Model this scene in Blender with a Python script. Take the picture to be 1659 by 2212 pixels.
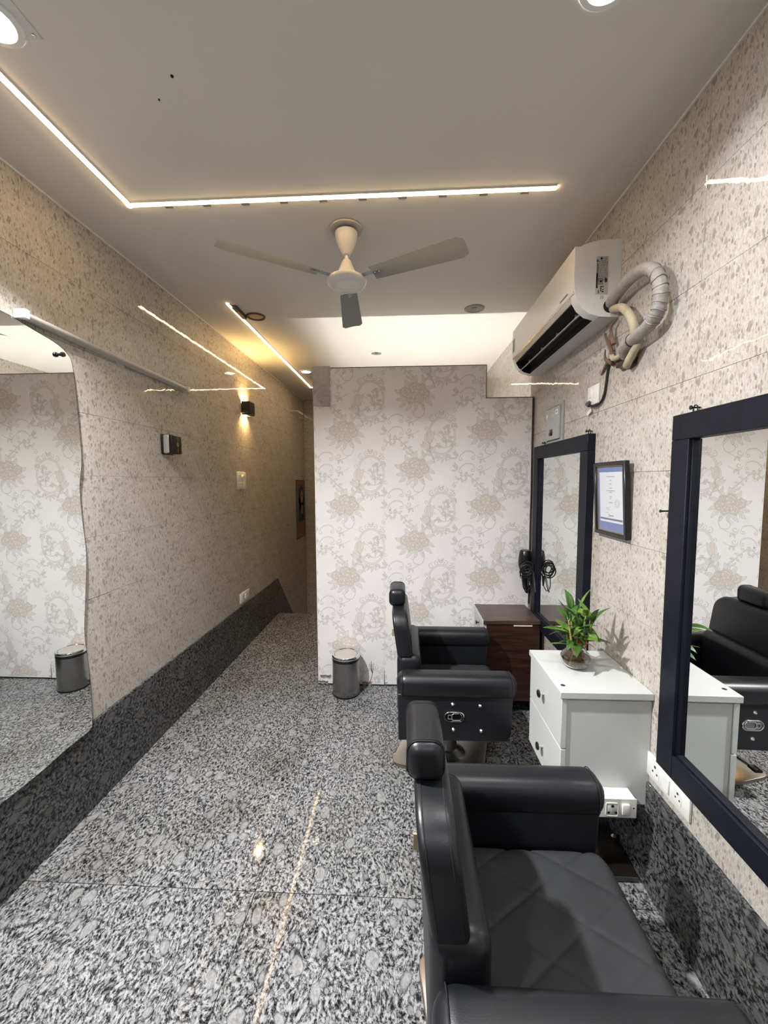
import bpy, bmesh, math, random
from math import sin, cos, pi, radians
from mathutils import Vector, Matrix

# ------------------------------------------------------------------ clear
for o in list(bpy.data.objects):
    bpy.data.objects.remove(o, do_unlink=True)
scene = bpy.context.scene
C = scene.collection
rnd = random.Random(7)

# ------------------------------------------------------------------ camera
YAW, PITCH, ROLL, FPX = 0.04993, 0.07715, -0.00504, 866.44
fw = Vector((-sin(YAW)*cos(PITCH), cos(YAW)*cos(PITCH), -sin(PITCH)))
r0 = Vector((cos(YAW), sin(YAW), 0)); u0 = r0.cross(fw)
rr = cos(ROLL)*r0 + sin(ROLL)*u0; uu = -sin(ROLL)*r0 + cos(ROLL)*u0
cam_d = bpy.data.cameras.new('camera'); cam = bpy.data.objects.new('camera', cam_d); C.objects.link(cam)
cam.matrix_world = Matrix(((rr.x, uu.x, -fw.x, 0), (rr.y, uu.y, -fw.y, 0), (rr.z, uu.z, -fw.z, 1.6), (0, 0, 0, 1)))
cam_d.sensor_fit = 'VERTICAL'; cam_d.sensor_height = 24.0; cam_d.lens = FPX/2212*24.0
cam_d.clip_start = 0.02; cam_d.clip_end = 60
scene.camera = cam

# ------------------------------------------------------------------ world, exposure
w = bpy.data.worlds.new('world'); scene.world = w; w.use_nodes = True
w.node_tree.nodes['Background'].inputs[0].default_value = (0.6, 0.65, 0.7, 1)
w.node_tree.nodes['Background'].inputs[1].default_value = 0.05
scene.view_settings.view_transform = 'Standard'; scene.view_settings.look = 'None'
scene.view_settings.exposure = 1.22; scene.view_settings.gamma = 1.0
scene.view_settings.use_curve_mapping = False

# lamp strengths (fittings built below; the rear downlights are unseen and assumed)
DOWN_W = 34.0      # watts of each downlight's beam
DOWN_L = 14.0      # round cool white downlights
STRIP_L = 12.0      # warm ceiling strips
TUBE_L = 150.0       # tube behind the partition
SCONCE_L = 900.0

# room measures (metres; camera stands at x=0, y=0)
XL, XR, H, SK = -1.536, 0.952, 2.835, 0.428
YF, YB, YP, YST = -2.0, 6.17, 3.026, 4.72
TH, TW = 0.3009, 0.598

# ------------------------------------------------------------------ materials
MATS = {}
def newmat(name):
    m = bpy.data.materials.new(name); m.use_nodes = True
    nt = m.node_tree; b = nt.nodes['Principled BSDF']
    MATS[name] = m
    return m, nt, b
def link(nt, a, b): nt.links.new(a, b)
def node(nt, t, **kw):
    n = nt.nodes.new(t)
    for k, v in kw.items(): setattr(n, k, v)
    return n
def noise_bump(nt, b, scale, strength, dist=0.01, detail=3, coord='Object'):
    tc = node(nt, 'ShaderNodeTexCoord'); n = node(nt, 'ShaderNodeTexNoise')
    n.inputs['Scale'].default_value = scale; n.inputs['Detail'].default_value = detail
    link(nt, tc.outputs[coord], n.inputs['Vector'])
    bp = node(nt, 'ShaderNodeBump'); bp.inputs['Strength'].default_value = strength; bp.inputs['Distance'].default_value = dist
    link(nt, n.outputs['Fac'], bp.inputs['Height']); link(nt, bp.outputs['Normal'], b.inputs['Normal'])
    return n
def ramp(nt, src, stops):
    r = node(nt, 'ShaderNodeValToRGB'); e = r.color_ramp.elements
    while len(e) < len(stops): e.new(0.5)
    for el, (p, c) in zip(e, stops):
        el.position = p; el.color = (*c, 1) if len(c) == 3 else c
    link(nt, src, r.inputs['Fac']); return r
def mixc(nt, fac, a, b, mode='MIX'):
    m = node(nt, 'ShaderNodeMix', data_type='RGBA', blend_type=mode)
    for s, i in ((fac, 0), (a, 6), (b, 7)):
        if hasattr(s, 'is_output'): link(nt, s, m.inputs[i])
        elif i == 0: m.inputs[0].default_value = s
        else: m.inputs[i].default_value = (*s, 1)
    return m.outputs[2]
def plain(name, col, rough=0.5, metal=0.0, spec=0.5, var=0.06, vscale=30, bump=0.0, bscale=200, bdist=0.002, coat=0.0):
    m, nt, b = newmat(name)
    tc = node(nt, 'ShaderNodeTexCoord'); n = node(nt, 'ShaderNodeTexNoise')
    n.inputs['Scale'].default_value = vscale; n.inputs['Detail'].default_value = 4
    link(nt, tc.outputs['Object'], n.inputs['Vector'])
    lo = tuple(c*(1-var) for c in col); hi = tuple(min(1, c*(1+var)) for c in col)
    r = ramp(nt, n.outputs['Fac'], [(0.3, lo), (0.7, hi)])
    link(nt, r.outputs['Color'], b.inputs['Base Color'])
    b.inputs['Roughness'].default_value = rough; b.inputs['Metallic'].default_value = metal
    b.inputs['Specular IOR Level'].default_value = spec; b.inputs['Coat Weight'].default_value = coat
    if bump:
        n2 = node(nt, 'ShaderNodeTexNoise'); n2.inputs['Scale'].default_value = bscale; n2.inputs['Detail'].default_value = 3
        link(nt, tc.outputs['Object'], n2.inputs['Vector'])
        bp = node(nt, 'ShaderNodeBump'); bp.inputs['Strength'].default_value = bump; bp.inputs['Distance'].default_value = bdist
        link(nt, n2.outputs['Fac'], bp.inputs['Height']); link(nt, bp.outputs['Normal'], b.inputs['Normal'])
    return m
def emit(name, col, strength):
    m, nt, b = newmat(name)
    b.inputs['Base Color'].default_value = (*col, 1)
    b.inputs['Emission Color'].default_value = (*col, 1); b.inputs['Emission Strength'].default_value = strength
    return m

def mat_tile():
    m, nt, b = newmat('flaked_wall_tile')
    tc = node(nt, 'ShaderNodeTexCoord')
    # fibrous ground, strokes leaning
    mp = node(nt, 'ShaderNodeMapping'); mp.inputs['Rotation'].default_value = (0.45, 0, 0); mp.inputs['Scale'].default_value = (1, 2.6, 0.9)
    link(nt, tc.outputs['Object'], mp.inputs['Vector'])
    n1 = node(nt, 'ShaderNodeTexNoise'); n1.inputs['Scale'].default_value = 80; n1.inputs['Detail'].default_value = 5; n1.inputs['Roughness'].default_value = 0.66
    n1.inputs['Distortion'].default_value = 0.8
    link(nt, mp.outputs['Vector'], n1.inputs['Vector'])
    g = ramp(nt, n1.outputs['Fac'], [(0.33, (0.335, 0.30, 0.258)), (0.47, (0.49, 0.452, 0.405)), (0.66, (0.62, 0.585, 0.542))])
    # cloudy tone
    n2 = node(nt, 'ShaderNodeTexNoise'); n2.inputs['Scale'].default_value = 9; n2.inputs['Detail'].default_value = 3
    link(nt, tc.outputs['Object'], n2.inputs['Vector'])
    cl = ramp(nt, n2.outputs['Fac'], [(0.3, (0.88, 0.87, 0.86)), (0.7, (1.0, 1.0, 1.0))])
    c = mixc(nt, 1.0, g.outputs['Color'], cl.outputs['Color'], 'MULTIPLY')
    # dark little chips
    for sc, rot, stretch, thr, dens, col, fac in ((40, 0.5, 2.0, 0.30, 0.24, (0.20, 0.17, 0.14), 0.68), (17, 0.75, 2.1, 0.30, 0.13, (0.24, 0.21, 0.175), 0.68), (26, -0.3, 1.8, 0.28, 0.18, (0.26, 0.235, 0.20), 0.62)):
        mq = node(nt, 'ShaderNodeMapping'); mq.inputs['Rotation'].default_value = (rot, 0, 0); mq.inputs['Scale'].default_value = (0.05, stretch, 1.0)
        link(nt, tc.outputs['Object'], mq.inputs['Vector'])
        v = node(nt, 'ShaderNodeTexVoronoi'); v.inputs['Scale'].default_value = sc
        link(nt, mq.outputs['Vector'], v.inputs['Vector'])
        sep = node(nt, 'ShaderNodeSeparateColor'); link(nt, v.outputs['Color'], sep.inputs[0])
        lt = node(nt, 'ShaderNodeMath', operation='LESS_THAN'); lt.inputs[1].default_value = dens; link(nt, sep.outputs[0], lt.inputs[0])
        nn = node(nt, 'ShaderNodeMath', operation='MULTIPLY_ADD'); nn.inputs[1].default_value = 0.35; link(nt, n1.outputs['Fac'], nn.inputs[0]); link(nt, v.outputs['Distance'], nn.inputs[2])
        r = ramp(nt, nn.outputs[0], [(thr+0.10, (1, 1, 1)), (thr+0.20, (0, 0, 0))])
        mm = node(nt, 'ShaderNodeMath', operation='MULTIPLY'); link(nt, lt.outputs[0], mm.inputs[0]); link(nt, r.outputs['Color'], mm.inputs[1])
        m2 = node(nt, 'ShaderNodeMath', operation='MULTIPLY'); m2.inputs[1].default_value = fac; link(nt, mm.outputs[0], m2.inputs[0])
        c = mixc(nt, m2.outputs[0], c, col)
    # the one big leaf shaped chip each tile carries below its upper edge
    sx = node(nt, 'ShaderNodeSeparateXYZ'); link(nt, tc.outputs['Object'], sx.inputs[0])
    ex = node(nt, 'ShaderNodeMath', operation='MULTIPLY_ADD'); ex.inputs[1].default_value = 1/0.020; ex.inputs[2].default_value = -0.186/0.020; link(nt, sx.outputs['Y'], ex.inputs[0])
    ez = node(nt, 'ShaderNodeMath', operation='MULTIPLY_ADD'); ez.inputs[1].default_value = 1/0.0085; ez.inputs[2].default_value = -0.134/0.0085; link(nt, sx.outputs['Z'], ez.inputs[0])
    p1 = node(nt, 'ShaderNodeMath', operation='MULTIPLY'); link(nt, ex.outputs[0], p1.inputs[0]); link(nt, ex.outputs[0], p1.inputs[1])
    p2 = node(nt, 'ShaderNodeMath', operation='MULTIPLY_ADD'); link(nt, ez.outputs[0], p2.inputs[0]); link(nt, ez.outputs[0], p2.inputs[1]); link(nt, p1.outputs[0], p2.inputs[2])
    rr_ = ramp(nt, p2.outputs[0], [(0.75, (0.8, 0.8, 0.8)), (1.0, (0, 0, 0))])
    c = mixc(nt, rr_.outputs['Color'], c, (0.27, 0.24, 0.205))
    link(nt, c, b.inputs['Base Color'])
    b.inputs['Roughness'].default_value = 0.025; b.inputs['Specular IOR Level'].default_value = 0.40
    n3 = node(nt, 'ShaderNodeTexNoise'); n3.inputs['Scale'].default_value = 16; n3.inputs['Detail'].default_value = 2
    link(nt, tc.outputs['Object'], n3.inputs['Vector'])
    bp = node(nt, 'ShaderNodeBump'); bp.inputs['Strength'].default_value = 0.035; bp.inputs['Distance'].default_value = 0.01
    link(nt, n3.outputs['Fac'], bp.inputs['Height']); link(nt, bp.outputs['Normal'], b.inputs['Normal'])
    return m
def mat_granite(name, gain=1.0, rough=0.10):
    m, nt, b = newmat(name)
    tc = node(nt, 'ShaderNodeTexCoord'); oi = node(nt, 'ShaderNodeObjectInfo')
    ofs = node(nt, 'ShaderNodeVectorMath', operation='ADD')
    k = node(nt, 'ShaderNodeMath', operation='MULTIPLY'); k.inputs[1].default_value = 37.0; link(nt, oi.outputs['Random'], k.inputs[0])
    link(nt, tc.outputs['Object'], ofs.inputs[0]); link(nt, k.outputs[0], ofs.inputs[1])
    # warp
    nw = node(nt, 'ShaderNodeTexNoise'); nw.inputs['Scale'].default_value = 7; nw.inputs['Detail'].default_value = 2
    link(nt, ofs.outputs[0], nw.inputs['Vector'])
    wv = node(nt, 'ShaderNodeVectorMath', operation='SCALE'); wv.inputs['Scale'].default_value = 0.07; link(nt, nw.outputs['Color'], wv.inputs[0])
    ad = node(nt, 'ShaderNodeVectorMath', operation='ADD'); link(nt, ofs.outputs[0], ad.inputs[0]); link(nt, wv.outputs[0], ad.inputs[1])
    mp = node(nt, 'ShaderNodeMapping'); mp.inputs['Rotation'].default_value = (0.5, 0, 0.6); mp.inputs['Scale'].default_value = (1.5, 1.0, 1.1)
    link(nt, ad.outputs[0], mp.inputs['Vector'])
    n1 = node(nt, 'ShaderNodeTexNoise'); n1.inputs['Scale'].default_value = 66; n1.inputs['Detail'].default_value = 6; n1.inputs['Roughness'].default_value = 0.74; n1.inputs['Distortion'].default_value = 0.15
    link(nt, mp.outputs['Vector'], n1.inputs['Vector'])
    G = lambda *c: tuple(min(1, x*gain) for x in c)
    g1 = ramp(nt, n1.outputs['Fac'], [(0.40, G(0.012, 0.013, 0.017)), (0.455, G(0.085, 0.087, 0.097)), (0.505, G(0.28, 0.28, 0.285)), (0.58, G(0.56, 0.56, 0.56))])
    col = g1.outputs['Color']
    # rounded pale crystals with dark rims, two sizes
    for sc, dens, thr, val in ((33, 0.5, 0.44, (0.46, 0.46, 0.46)), (13.5, 0.42, 0.52, (0.52, 0.52, 0.515))):
        mq = node(nt, 'ShaderNodeMapping'); mq.inputs['Rotation'].default_value = (0.5, 0, 0.6); mq.inputs['Scale'].default_value = (1.45, 1.0, 1.15)
        link(nt, ad.outputs[0], mq.inputs['Vector'])
        v = node(nt, 'ShaderNodeTexVoronoi'); v.inputs['Scale'].default_value = sc; link(nt, mq.outputs['Vector'], v.inputs['Vector'])
        sep = node(nt, 'ShaderNodeSeparateColor'); link(nt, v.outputs['Color'], sep.inputs[0])
        lt = node(nt, 'ShaderNodeMath', operation='LESS_THAN'); lt.inputs[1].default_value = dens; link(nt, sep.outputs[0], lt.inputs[0])
        nn = node(nt, 'ShaderNodeMath', operation='MULTIPLY_ADD'); nn.inputs[1].default_value = 0.42; link(nt, n1.outputs['Fac'], nn.inputs[0]); link(nt, v.outputs['Distance'], nn.inputs[2])
        sz = node(nt, 'ShaderNodeMath', operation='MULTIPLY_ADD'); sz.inputs[1].default_value = 0.22; link(nt, sep.outputs[1], sz.inputs[0]); link(nt, nn.outputs[0], sz.inputs[2])
        core = ramp(nt, sz.outputs[0], [(thr+0.12, (1, 1, 1)), (thr+0.16, (0, 0, 0))])
        rim = ramp(nt, sz.outputs[0], [(thr+0.17, (1, 1, 1)), (thr+0.25, (0, 0, 0))])
        for rp, cc, f in ((rim, G(0.05, 0.052, 0.06), 0.6), (core, None, 0.75)):
            mm = node(nt, 'ShaderNodeMath', operation='MULTIPLY'); link(nt, lt.outputs[0], mm.inputs[0]); link(nt, rp.outputs['Color'], mm.inputs[1])
            m2 = node(nt, 'ShaderNodeMath', operation='MULTIPLY'); m2.inputs[1].default_value = f; link(nt, mm.outputs[0], m2.inputs[0])
            if cc is None:
                cr = ramp(nt, n1.outputs['Fac'], [(0.35, G(*(x*0.68 for x in val))), (0.6, G(*(x*1.15 for x in val)))])
                col = mixc(nt, m2.outputs[0], col, cr.outputs['Color'])
            else: col = mixc(nt, m2.outputs[0], col, cc)
    # broad tone and faint rust
    nb = node(nt, 'ShaderNodeTexNoise'); nb.inputs['Scale'].default_value = 2.2; nb.inputs['Detail'].default_value = 3; link(nt, ofs.outputs[0], nb.inputs['Vector'])
    tn = ramp(nt, nb.outputs['Fac'], [(0.25, (0.70, 0.665, 0.61)), (0.45, (0.92, 0.915, 0.90)), (0.7, (1.06, 1.06, 1.07))])
    col = mixc(nt, 1.0, col, tn.outputs['Color'], 'MULTIPLY')
    link(nt, col, b.inputs['Base Color']); b.inputs['Roughness'].default_value = rough; b.inputs['Specular IOR Level'].default_value = 0.22
    return m
def mat_wood(name, a, bcol, rough=0.35):
    m, nt, b = newmat(name)
    tc = node(nt, 'ShaderNodeTexCoord'); mp = node(nt, 'ShaderNodeMapping'); mp.inputs['Scale'].default_value = (3, 3, 45)
    link(nt, tc.outputs['Object'], mp.inputs['Vector'])
    n = node(nt, 'ShaderNodeTexNoise'); n.inputs['Scale'].default_value = 2.2; n.inputs['Detail'].default_value = 6; n.inputs['Distortion'].default_value = 0.6
    link(nt, mp.outputs['Vector'], n.inputs['Vector'])
    r = ramp(nt, n.outputs['Fac'], [(0.35, a), (0.65, bcol)])
    link(nt, r.outputs['Color'], b.inputs['Base Color']); b.inputs['Roughness'].default_value = rough
    return m
def mat_glass(name, col=(1, 1, 1), rough=0.0):
    m, nt, b = newmat(name)
    b.inputs['Base Color'].default_value = (*col, 1); b.inputs['Transmission Weight'].default_value = 1.0
    b.inputs['Roughness'].default_value = rough; b.inputs['IOR'].default_value = 1.45
    return m
def mat_brushed(name, col, rough=0.28):
    m, nt, b = newmat(name)
    tc = node(nt, 'ShaderNodeTexCoord'); mp = node(nt, 'ShaderNodeMapping'); mp.inputs['Scale'].default_value = (1, 1, 260)
    link(nt, tc.outputs['Object'], mp.inputs['Vector'])
    n = node(nt, 'ShaderNodeTexNoise'); n.inputs['Scale'].default_value = 3; n.inputs['Detail'].default_value = 2; link(nt, mp.outputs['Vector'], n.inputs['Vector'])
    r = ramp(nt, n.outputs['Fac'], [(0.3, (0.42,)*3), (0.7, (0.58,)*3)])
    b.inputs['Roughness'].default_value = rough
    link(nt, mixc(nt, 0.35, col, r.outputs['Color'], 'SOFT_LIGHT'), b.inputs['Base Color']); b.inputs['Metallic'].default_value = 1.0; b.inputs['Anisotropic'].default_value = 0.75
    tg = node(nt, 'ShaderNodeTangent', direction_type='RADIAL', axis='Z'); link(nt, tg.outputs[0], b.inputs['Tangent'])
    return m

TILE = mat_tile(); GRANITE = mat_granite('grey_granite_floor', 0.58, 0.045); GRANITE_SHADED = mat_granite('shaded_granite_skirting', 0.27, 0.04)  # skirting is the floor granite, with shade put into a darker gain
GROUT = plain('grout', (0.27, 0.25, 0.225), 0.9); GROUT_DARK = plain('dark_grout', (0.05, 0.05, 0.05), 0.9)
CEIL = plain('ceiling_paint', (0.69, 0.665, 0.615), 0.85, var=0.015, vscale=3, bump=0.15, bscale=320, bdist=0.001)
PLASTER = plain('plaster', (0.6, 0.58, 0.55), 0.9)
BEAD = plain('white_bead', (0.75, 0.74, 0.72), 0.5)
PAPER = plain('wallpaper_ground', (0.80, 0.775, 0.775), 0.62, var=0.03, vscale=6, bump=0.15, bscale=500, bdist=0.0006)
PRINT_LINE = plain('wallpaper_line_print', (0.49, 0.46, 0.44), 0.55, var=0.1)
PRINT_SOFT = plain('wallpaper_soft_print', (0.71, 0.682, 0.665), 0.55, var=0.06)
PRINT_FLOWER = plain('wallpaper_flower_print', (0.635, 0.565, 0.505), 0.5, var=0.08, vscale=60)
PRINT_FLOWER2 = plain('wallpaper_petal_print', (0.715, 0.655, 0.60), 0.5, var=0.06, vscale=60)
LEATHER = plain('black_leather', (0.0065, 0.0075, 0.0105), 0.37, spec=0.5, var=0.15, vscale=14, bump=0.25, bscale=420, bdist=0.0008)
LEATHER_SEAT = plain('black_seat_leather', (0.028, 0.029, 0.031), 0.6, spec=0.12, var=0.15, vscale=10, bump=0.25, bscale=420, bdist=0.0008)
THREAD = plain('black_thread', (0.006, 0.006, 0.008), 0.7)
CHROME = plain('chrome', (0.8, 0.8, 0.82), 0.08, metal=1.0, var=0.02)
CHROME_DARK = plain('dark_chrome', (0.25, 0.25, 0.26), 0.12, metal=1.0, var=0.02)
CRYSTAL = plain('crystal_stud_metal', (0.9, 0.9, 0.92), 0.12, metal=1.0, var=0.02)
STEEL = mat_brushed('brushed_steel', (0.36, 0.355, 0.355), 0.27)
STEEL_PLATE = mat_brushed('base_plate_steel', (0.42, 0.38, 0.33), 0.33)
BLACKP = plain('black_plastic', (0.006, 0.006, 0.007), 0.28)
BLACKM = plain('matt_black', (0.006, 0.006, 0.007), 0.8)
WHITEP = plain('white_plastic', (0.78, 0.77, 0.73), 0.32, var=0.02)
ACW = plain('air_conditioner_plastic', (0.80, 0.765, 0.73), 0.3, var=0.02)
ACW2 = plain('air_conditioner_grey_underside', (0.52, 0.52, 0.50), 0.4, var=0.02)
LAMW = plain('white_laminate', (0.54, 0.555, 0.54), 0.38, var=0.02, vscale=12)
FRAME = plain('navy_black_wood', (0.006, 0.0072, 0.0135), 0.5, spec=0.22, var=0.25, vscale=25, bump=0.2, bscale=120)
WALNUT = mat_wood('dark_walnut_laminate', (0.014, 0.006, 0.0045), (0.048, 0.019, 0.012), 0.32)
WALNUT_TOP = mat_wood('walnut_worktop', (0.040, 0.026, 0.020), (0.080, 0.053, 0.040), 0.30)
MIRROR = plain('silver_mirror', (0.91, 0.93, 0.915), 0.0, metal=1.0, var=0.0)
FANW = plain('cream_fan_enamel', (0.70, 0.685, 0.66), 0.3, var=0.03)
FANB = plain('grey_fan_blade', (0.36, 0.37, 0.375), 0.45, var=0.04)
GREYP = plain('grey_metal_paint', (0.34, 0.35, 0.34), 0.4, var=0.04)
PIPE = plain('taped_pipe_insulation', (0.31, 0.285, 0.262), 0.5, var=0.2, vscale=25, bump=0.5, bscale=60, bdist=0.004)
PIPE2 = plain('cream_pipe_insulation', (0.46, 0.39, 0.27), 0.6, var=0.15, vscale=30, bump=0.4, bscale=80, bdist=0.003)
MORTAR = plain('broken_mortar', (0.10, 0.075, 0.055), 0.95, var=0.5, vscale=60, bump=0.8, bscale=90, bdist=0.006)
DUST = plain('brown_tape', (0.16, 0.10, 0.065), 0.7, var=0.3)
CABLE = plain('dark_cable', (0.010, 0.010, 0.011), 0.4)
BULB = emit('downlight_diffuser', (0.90, 0.95, 1.0), DOWN_L); BULB_DIM = emit('weak_downlight_diffuser', (1.0, 0.90, 0.74), DOWN_L*0.5)
STRIPM = emit('warm_strip_diffuser', (1.0, 0.69, 0.36), STRIP_L)
TUBEM = emit('tube_diffuser', (1.0, 0.98, 0.93), TUBE_L)
SCONM = emit('sconce_lens', (1.0, 0.62, 0.22), SCONCE_L)
LEAF = plain('bamboo_leaf', (0.040, 0.105, 0.014), 0.4, var=0.35, vscale=25)
LEAF2 = plain('young_bamboo_leaf', (0.11, 0.21, 0.026), 0.4, var=0.3, vscale=25)
STALK = plain('bamboo_stalk', (0.22, 0.30, 0.06), 0.4, var=0.2)
STALK_PALE = plain('pale_bamboo_stalk', (0.55, 0.40, 0.16), 0.4, var=0.2)
GLASS = mat_glass('clear_glass', (0.97, 0.98, 0.97)); WATER = mat_glass('brown_water', (0.34, 0.20, 0.11))
RED = plain('red_ribbon', (0.35, 0.01, 0.012), 0.4)
BLUEMAT = plain('blue_certificate_border', (0.16, 0.20, 0.36), 0.5)
SHEET = plain('certificate_paper', (0.58, 0.59, 0.62), 0.5, var=0.01)
INK = plain('grey_ink', (0.22, 0.22, 0.25), 0.6); INKB = plain('black_ink', (0.02, 0.02, 0.02), 0.6)
GOLD = plain('gold_fillet', (0.5, 0.36, 0.14), 0.35, metal=1.0)
FOIL = plain('silver_embossed_foil', (0.42, 0.385, 0.375), 0.35, metal=0.0, var=0.12, vscale=40)
LABELG = plain('label_silver_grey', (0.50, 0.50, 0.47), 0.5, var=0.02)
LABELLT = plain('label_white', (0.74, 0.74, 0.70), 0.5, var=0.02)
GREENL = plain('energy_label_green', (0.14, 0.24, 0.08), 0.5)
ORANGE = plain('poster_orange', (0.27, 0.10, 0.045), 0.5); POSTERBR = plain('poster_brown', (0.17, 0.09, 0.06), 0.5)
POSTERBL = plain('poster_blue', (0.10, 0.11, 0.19), 0.5); SKIN = plain('poster_skin', (0.34, 0.19, 0.13), 0.5); HAIR = plain('poster_hair', (0.012, 0.008, 0.01), 0.5)
REDSW = plain('red_breaker', (0.10, 0.02, 0.015), 0.4)

# ------------------------------------------------------------------ mesh helpers
def tx(bm, verts, M):
    bmesh.ops.transform(bm, matrix=M, verts=verts)
def box(bm, x0, x1, y0, y1, z0, z1, bev=0.0, seg=2, M=None):
    v = bmesh.ops.create_cube(bm, size=1.0)['verts']
    bmesh.ops.scale(bm, vec=(x1-x0, y1-y0, z1-z0), verts=v)
    bmesh.ops.translate(bm, vec=((x0+x1)/2, (y0+y1)/2, (z0+z1)/2), verts=v)
    if bev > 0:
        es = list({e for q in v for e in q.link_edges})
        r = bmesh.ops.bevel(bm, geom=es, offset=bev, segments=seg, affect='EDGES', profile=0.5)
        v = list({q for f in r['faces'] for q in f.verts} | {q for q in v if q.is_valid})
    if M is not None: tx(bm, v, M)
    return v
def lathe(bm, prof, segs=32, M=None, cap=True):
    rings = []; vs = []
    for r, z in prof:
        if r < 1e-6:
            ring = [bm.verts.new((0, 0, z))]
        else:
            ring = [bm.verts.new((r*cos(2*pi*i/segs), r*sin(2*pi*i/segs), z)) for i in range(segs)]
        rings.append(ring); vs += ring
    for a, b in zip(rings, rings[1:]):
        if len(a) == 1 and len(b) == 1: continue
        for i in range(segs):
            j = (i+1) % segs
            if len(a) == 1: bm.faces.new((a[0], b[j], b[i]))
            elif len(b) == 1: bm.faces.new((a[i], a[j], b[0]))
            else: bm.faces.new((a[i], a[j], b[j], b[i]))
    if cap:
        if len(rings[0]) > 1: bm.faces.new(list(reversed(rings[0])))
        if len(rings[-1]) > 1: bm.faces.new(rings[-1])
    if M is not None: tx(bm, vs, M)
    return vs
def crom(pts, n=8, closed=False):
    P = [Vector(p) for p in pts]; out = []; N = len(P)
    rng = range(N if closed else N-1)
    for i in rng:
        if closed: a, b, c, d = P[(i-1) % N], P[i], P[(i+1) % N], P[(i+2) % N]
        else: a, b, c, d = P[max(i-1, 0)], P[i], P[i+1], P[min(i+2, N-1)]
        for k in range(n):
            t = k/n
            out.append(0.5*((2*b) + (c-a)*t + (2*a-5*b+4*c-d)*t*t + (3*b-3*c+d-a)*t**3))
    if not closed: out.append(P[-1])
    return out
def tube(bm, pts, rad, segs=10, closed=False, cap=True):
    P = [Vector(p) for p in pts]; N = len(P)
    R = rad if callable(rad) else (lambda i: rad)
    rings = []; up = None
    for i, p in enumerate(P):
        if closed: t = P[(i+1) % N]-P[(i-1) % N]
        else: t = P[min(i+1, N-1)]-P[max(i-1, 0)]
        t = t.normalized() if t.length > 1e-9 else Vector((0, 0, 1))
        if up is None:
            up = t.orthogonal().normalized()
        else:
            up = up - t*up.dot(t)
            up = up.normalized() if up.length > 1e-6 else t.orthogonal().normalized()
        s = t.cross(up); r = R(i)
        rings.append([bm.verts.new(p + (up*cos(2*pi*k/segs) + s*sin(2*pi*k/segs))*r) for k in range(segs)])
    pairs = list(zip(rings, rings[1:])) + ([(rings[-1], rings[0])] if closed else [])
    for a, b in pairs:
        for k in range(segs):
            bm.faces.new((a[k], a[(k+1) % segs], b[(k+1) % segs], b[k]))
    if cap and not closed:
        bm.faces.new(list(reversed(rings[0]))); bm.faces.new(rings[-1])
def prism(bm, outline, a0, a1, plane='YZ', bev=0.0, seg=2):
    """outline: 2D points (ccw), extruded along the third axis from a0 to a1"""
    def P(u, v, a):
        return {'YZ': (a, u, v), 'XZ': (u, a, v), 'XY': (u, v, a)}[plane]
    A = [bm.verts.new(P(u, v, a0)) for u, v in outline]; B = [bm.verts.new(P(u, v, a1)) for u, v in outline]
    n = len(A); f1 = bm.faces.new(list(reversed(A))); f2 = bm.faces.new(B)
    for i in range(n): bm.faces.new((A[i], A[(i+1) % n], B[(i+1) % n], B[i]))
    if bev:
        bm.normal_update()
        es = list(f1.edges)+list(f2.edges)
        bmesh.ops.bevel(bm, geom=es, offset=bev, segments=seg, affect='EDGES', profile=0.5)
def obj(name, bm, mat, parent=None, smooth=True, angle=40, mats=None):
    bmesh.ops.recalc_face_normals(bm, faces=bm.faces[:])
    me = bpy.data.meshes.new(name); bm.to_mesh(me); bm.free()
    for m in (mats or [mat]): me.materials.append(m)
    if smooth:
        for p in me.polygons: p.use_smooth = True
        me.set_sharp_from_angle(angle=radians(angle))
    o = bpy.data.objects.new(name, me); C.objects.link(o)
    if parent: o.parent = parent
    return o
def B(): return bmesh.new()
def part(name, mat, parent, fn, **kw):
    bm = bmesh.new(); fn(bm); return obj(name, bm, mat, parent, **kw)
def tag(o, label, cat, group=None):
    o['label'] = label; o['category'] = cat
    if group: o['group'] = group
    return o
def thing(name, label, cat, loc=(0, 0, 0), rotz=0.0, group=None):
    o = bpy.data.objects.new(name, None); C.objects.link(o); o.location = loc; o.rotation_euler = (0, 0, rotz)
    o.empty_display_size = 0.05
    return tag(o, label, cat, group)
def struct(o): o['kind'] = 'structure'; return o
def text_mesh(s, size, M, name, mat, parent, depth=0.0003):
    cu = bpy.data.curves.new(name, 'FONT'); cu.body = s; cu.size = size; cu.extrude = depth; cu.align_x = 'CENTER'; cu.align_y = 'CENTER'
    t = bpy.data.objects.new('tmp_text', cu); C.objects.link(t)
    dg = bpy.context.evaluated_depsgraph_get(); me = bpy.data.meshes.new_from_object(t.evaluated_get(dg))
    bpy.data.objects.remove(t, do_unlink=True); me.transform(M); me.materials.clear(); me.materials.append(mat)
    o = bpy.data.objects.new(name, me); C.objects.link(o); o.parent = parent
    return o

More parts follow.
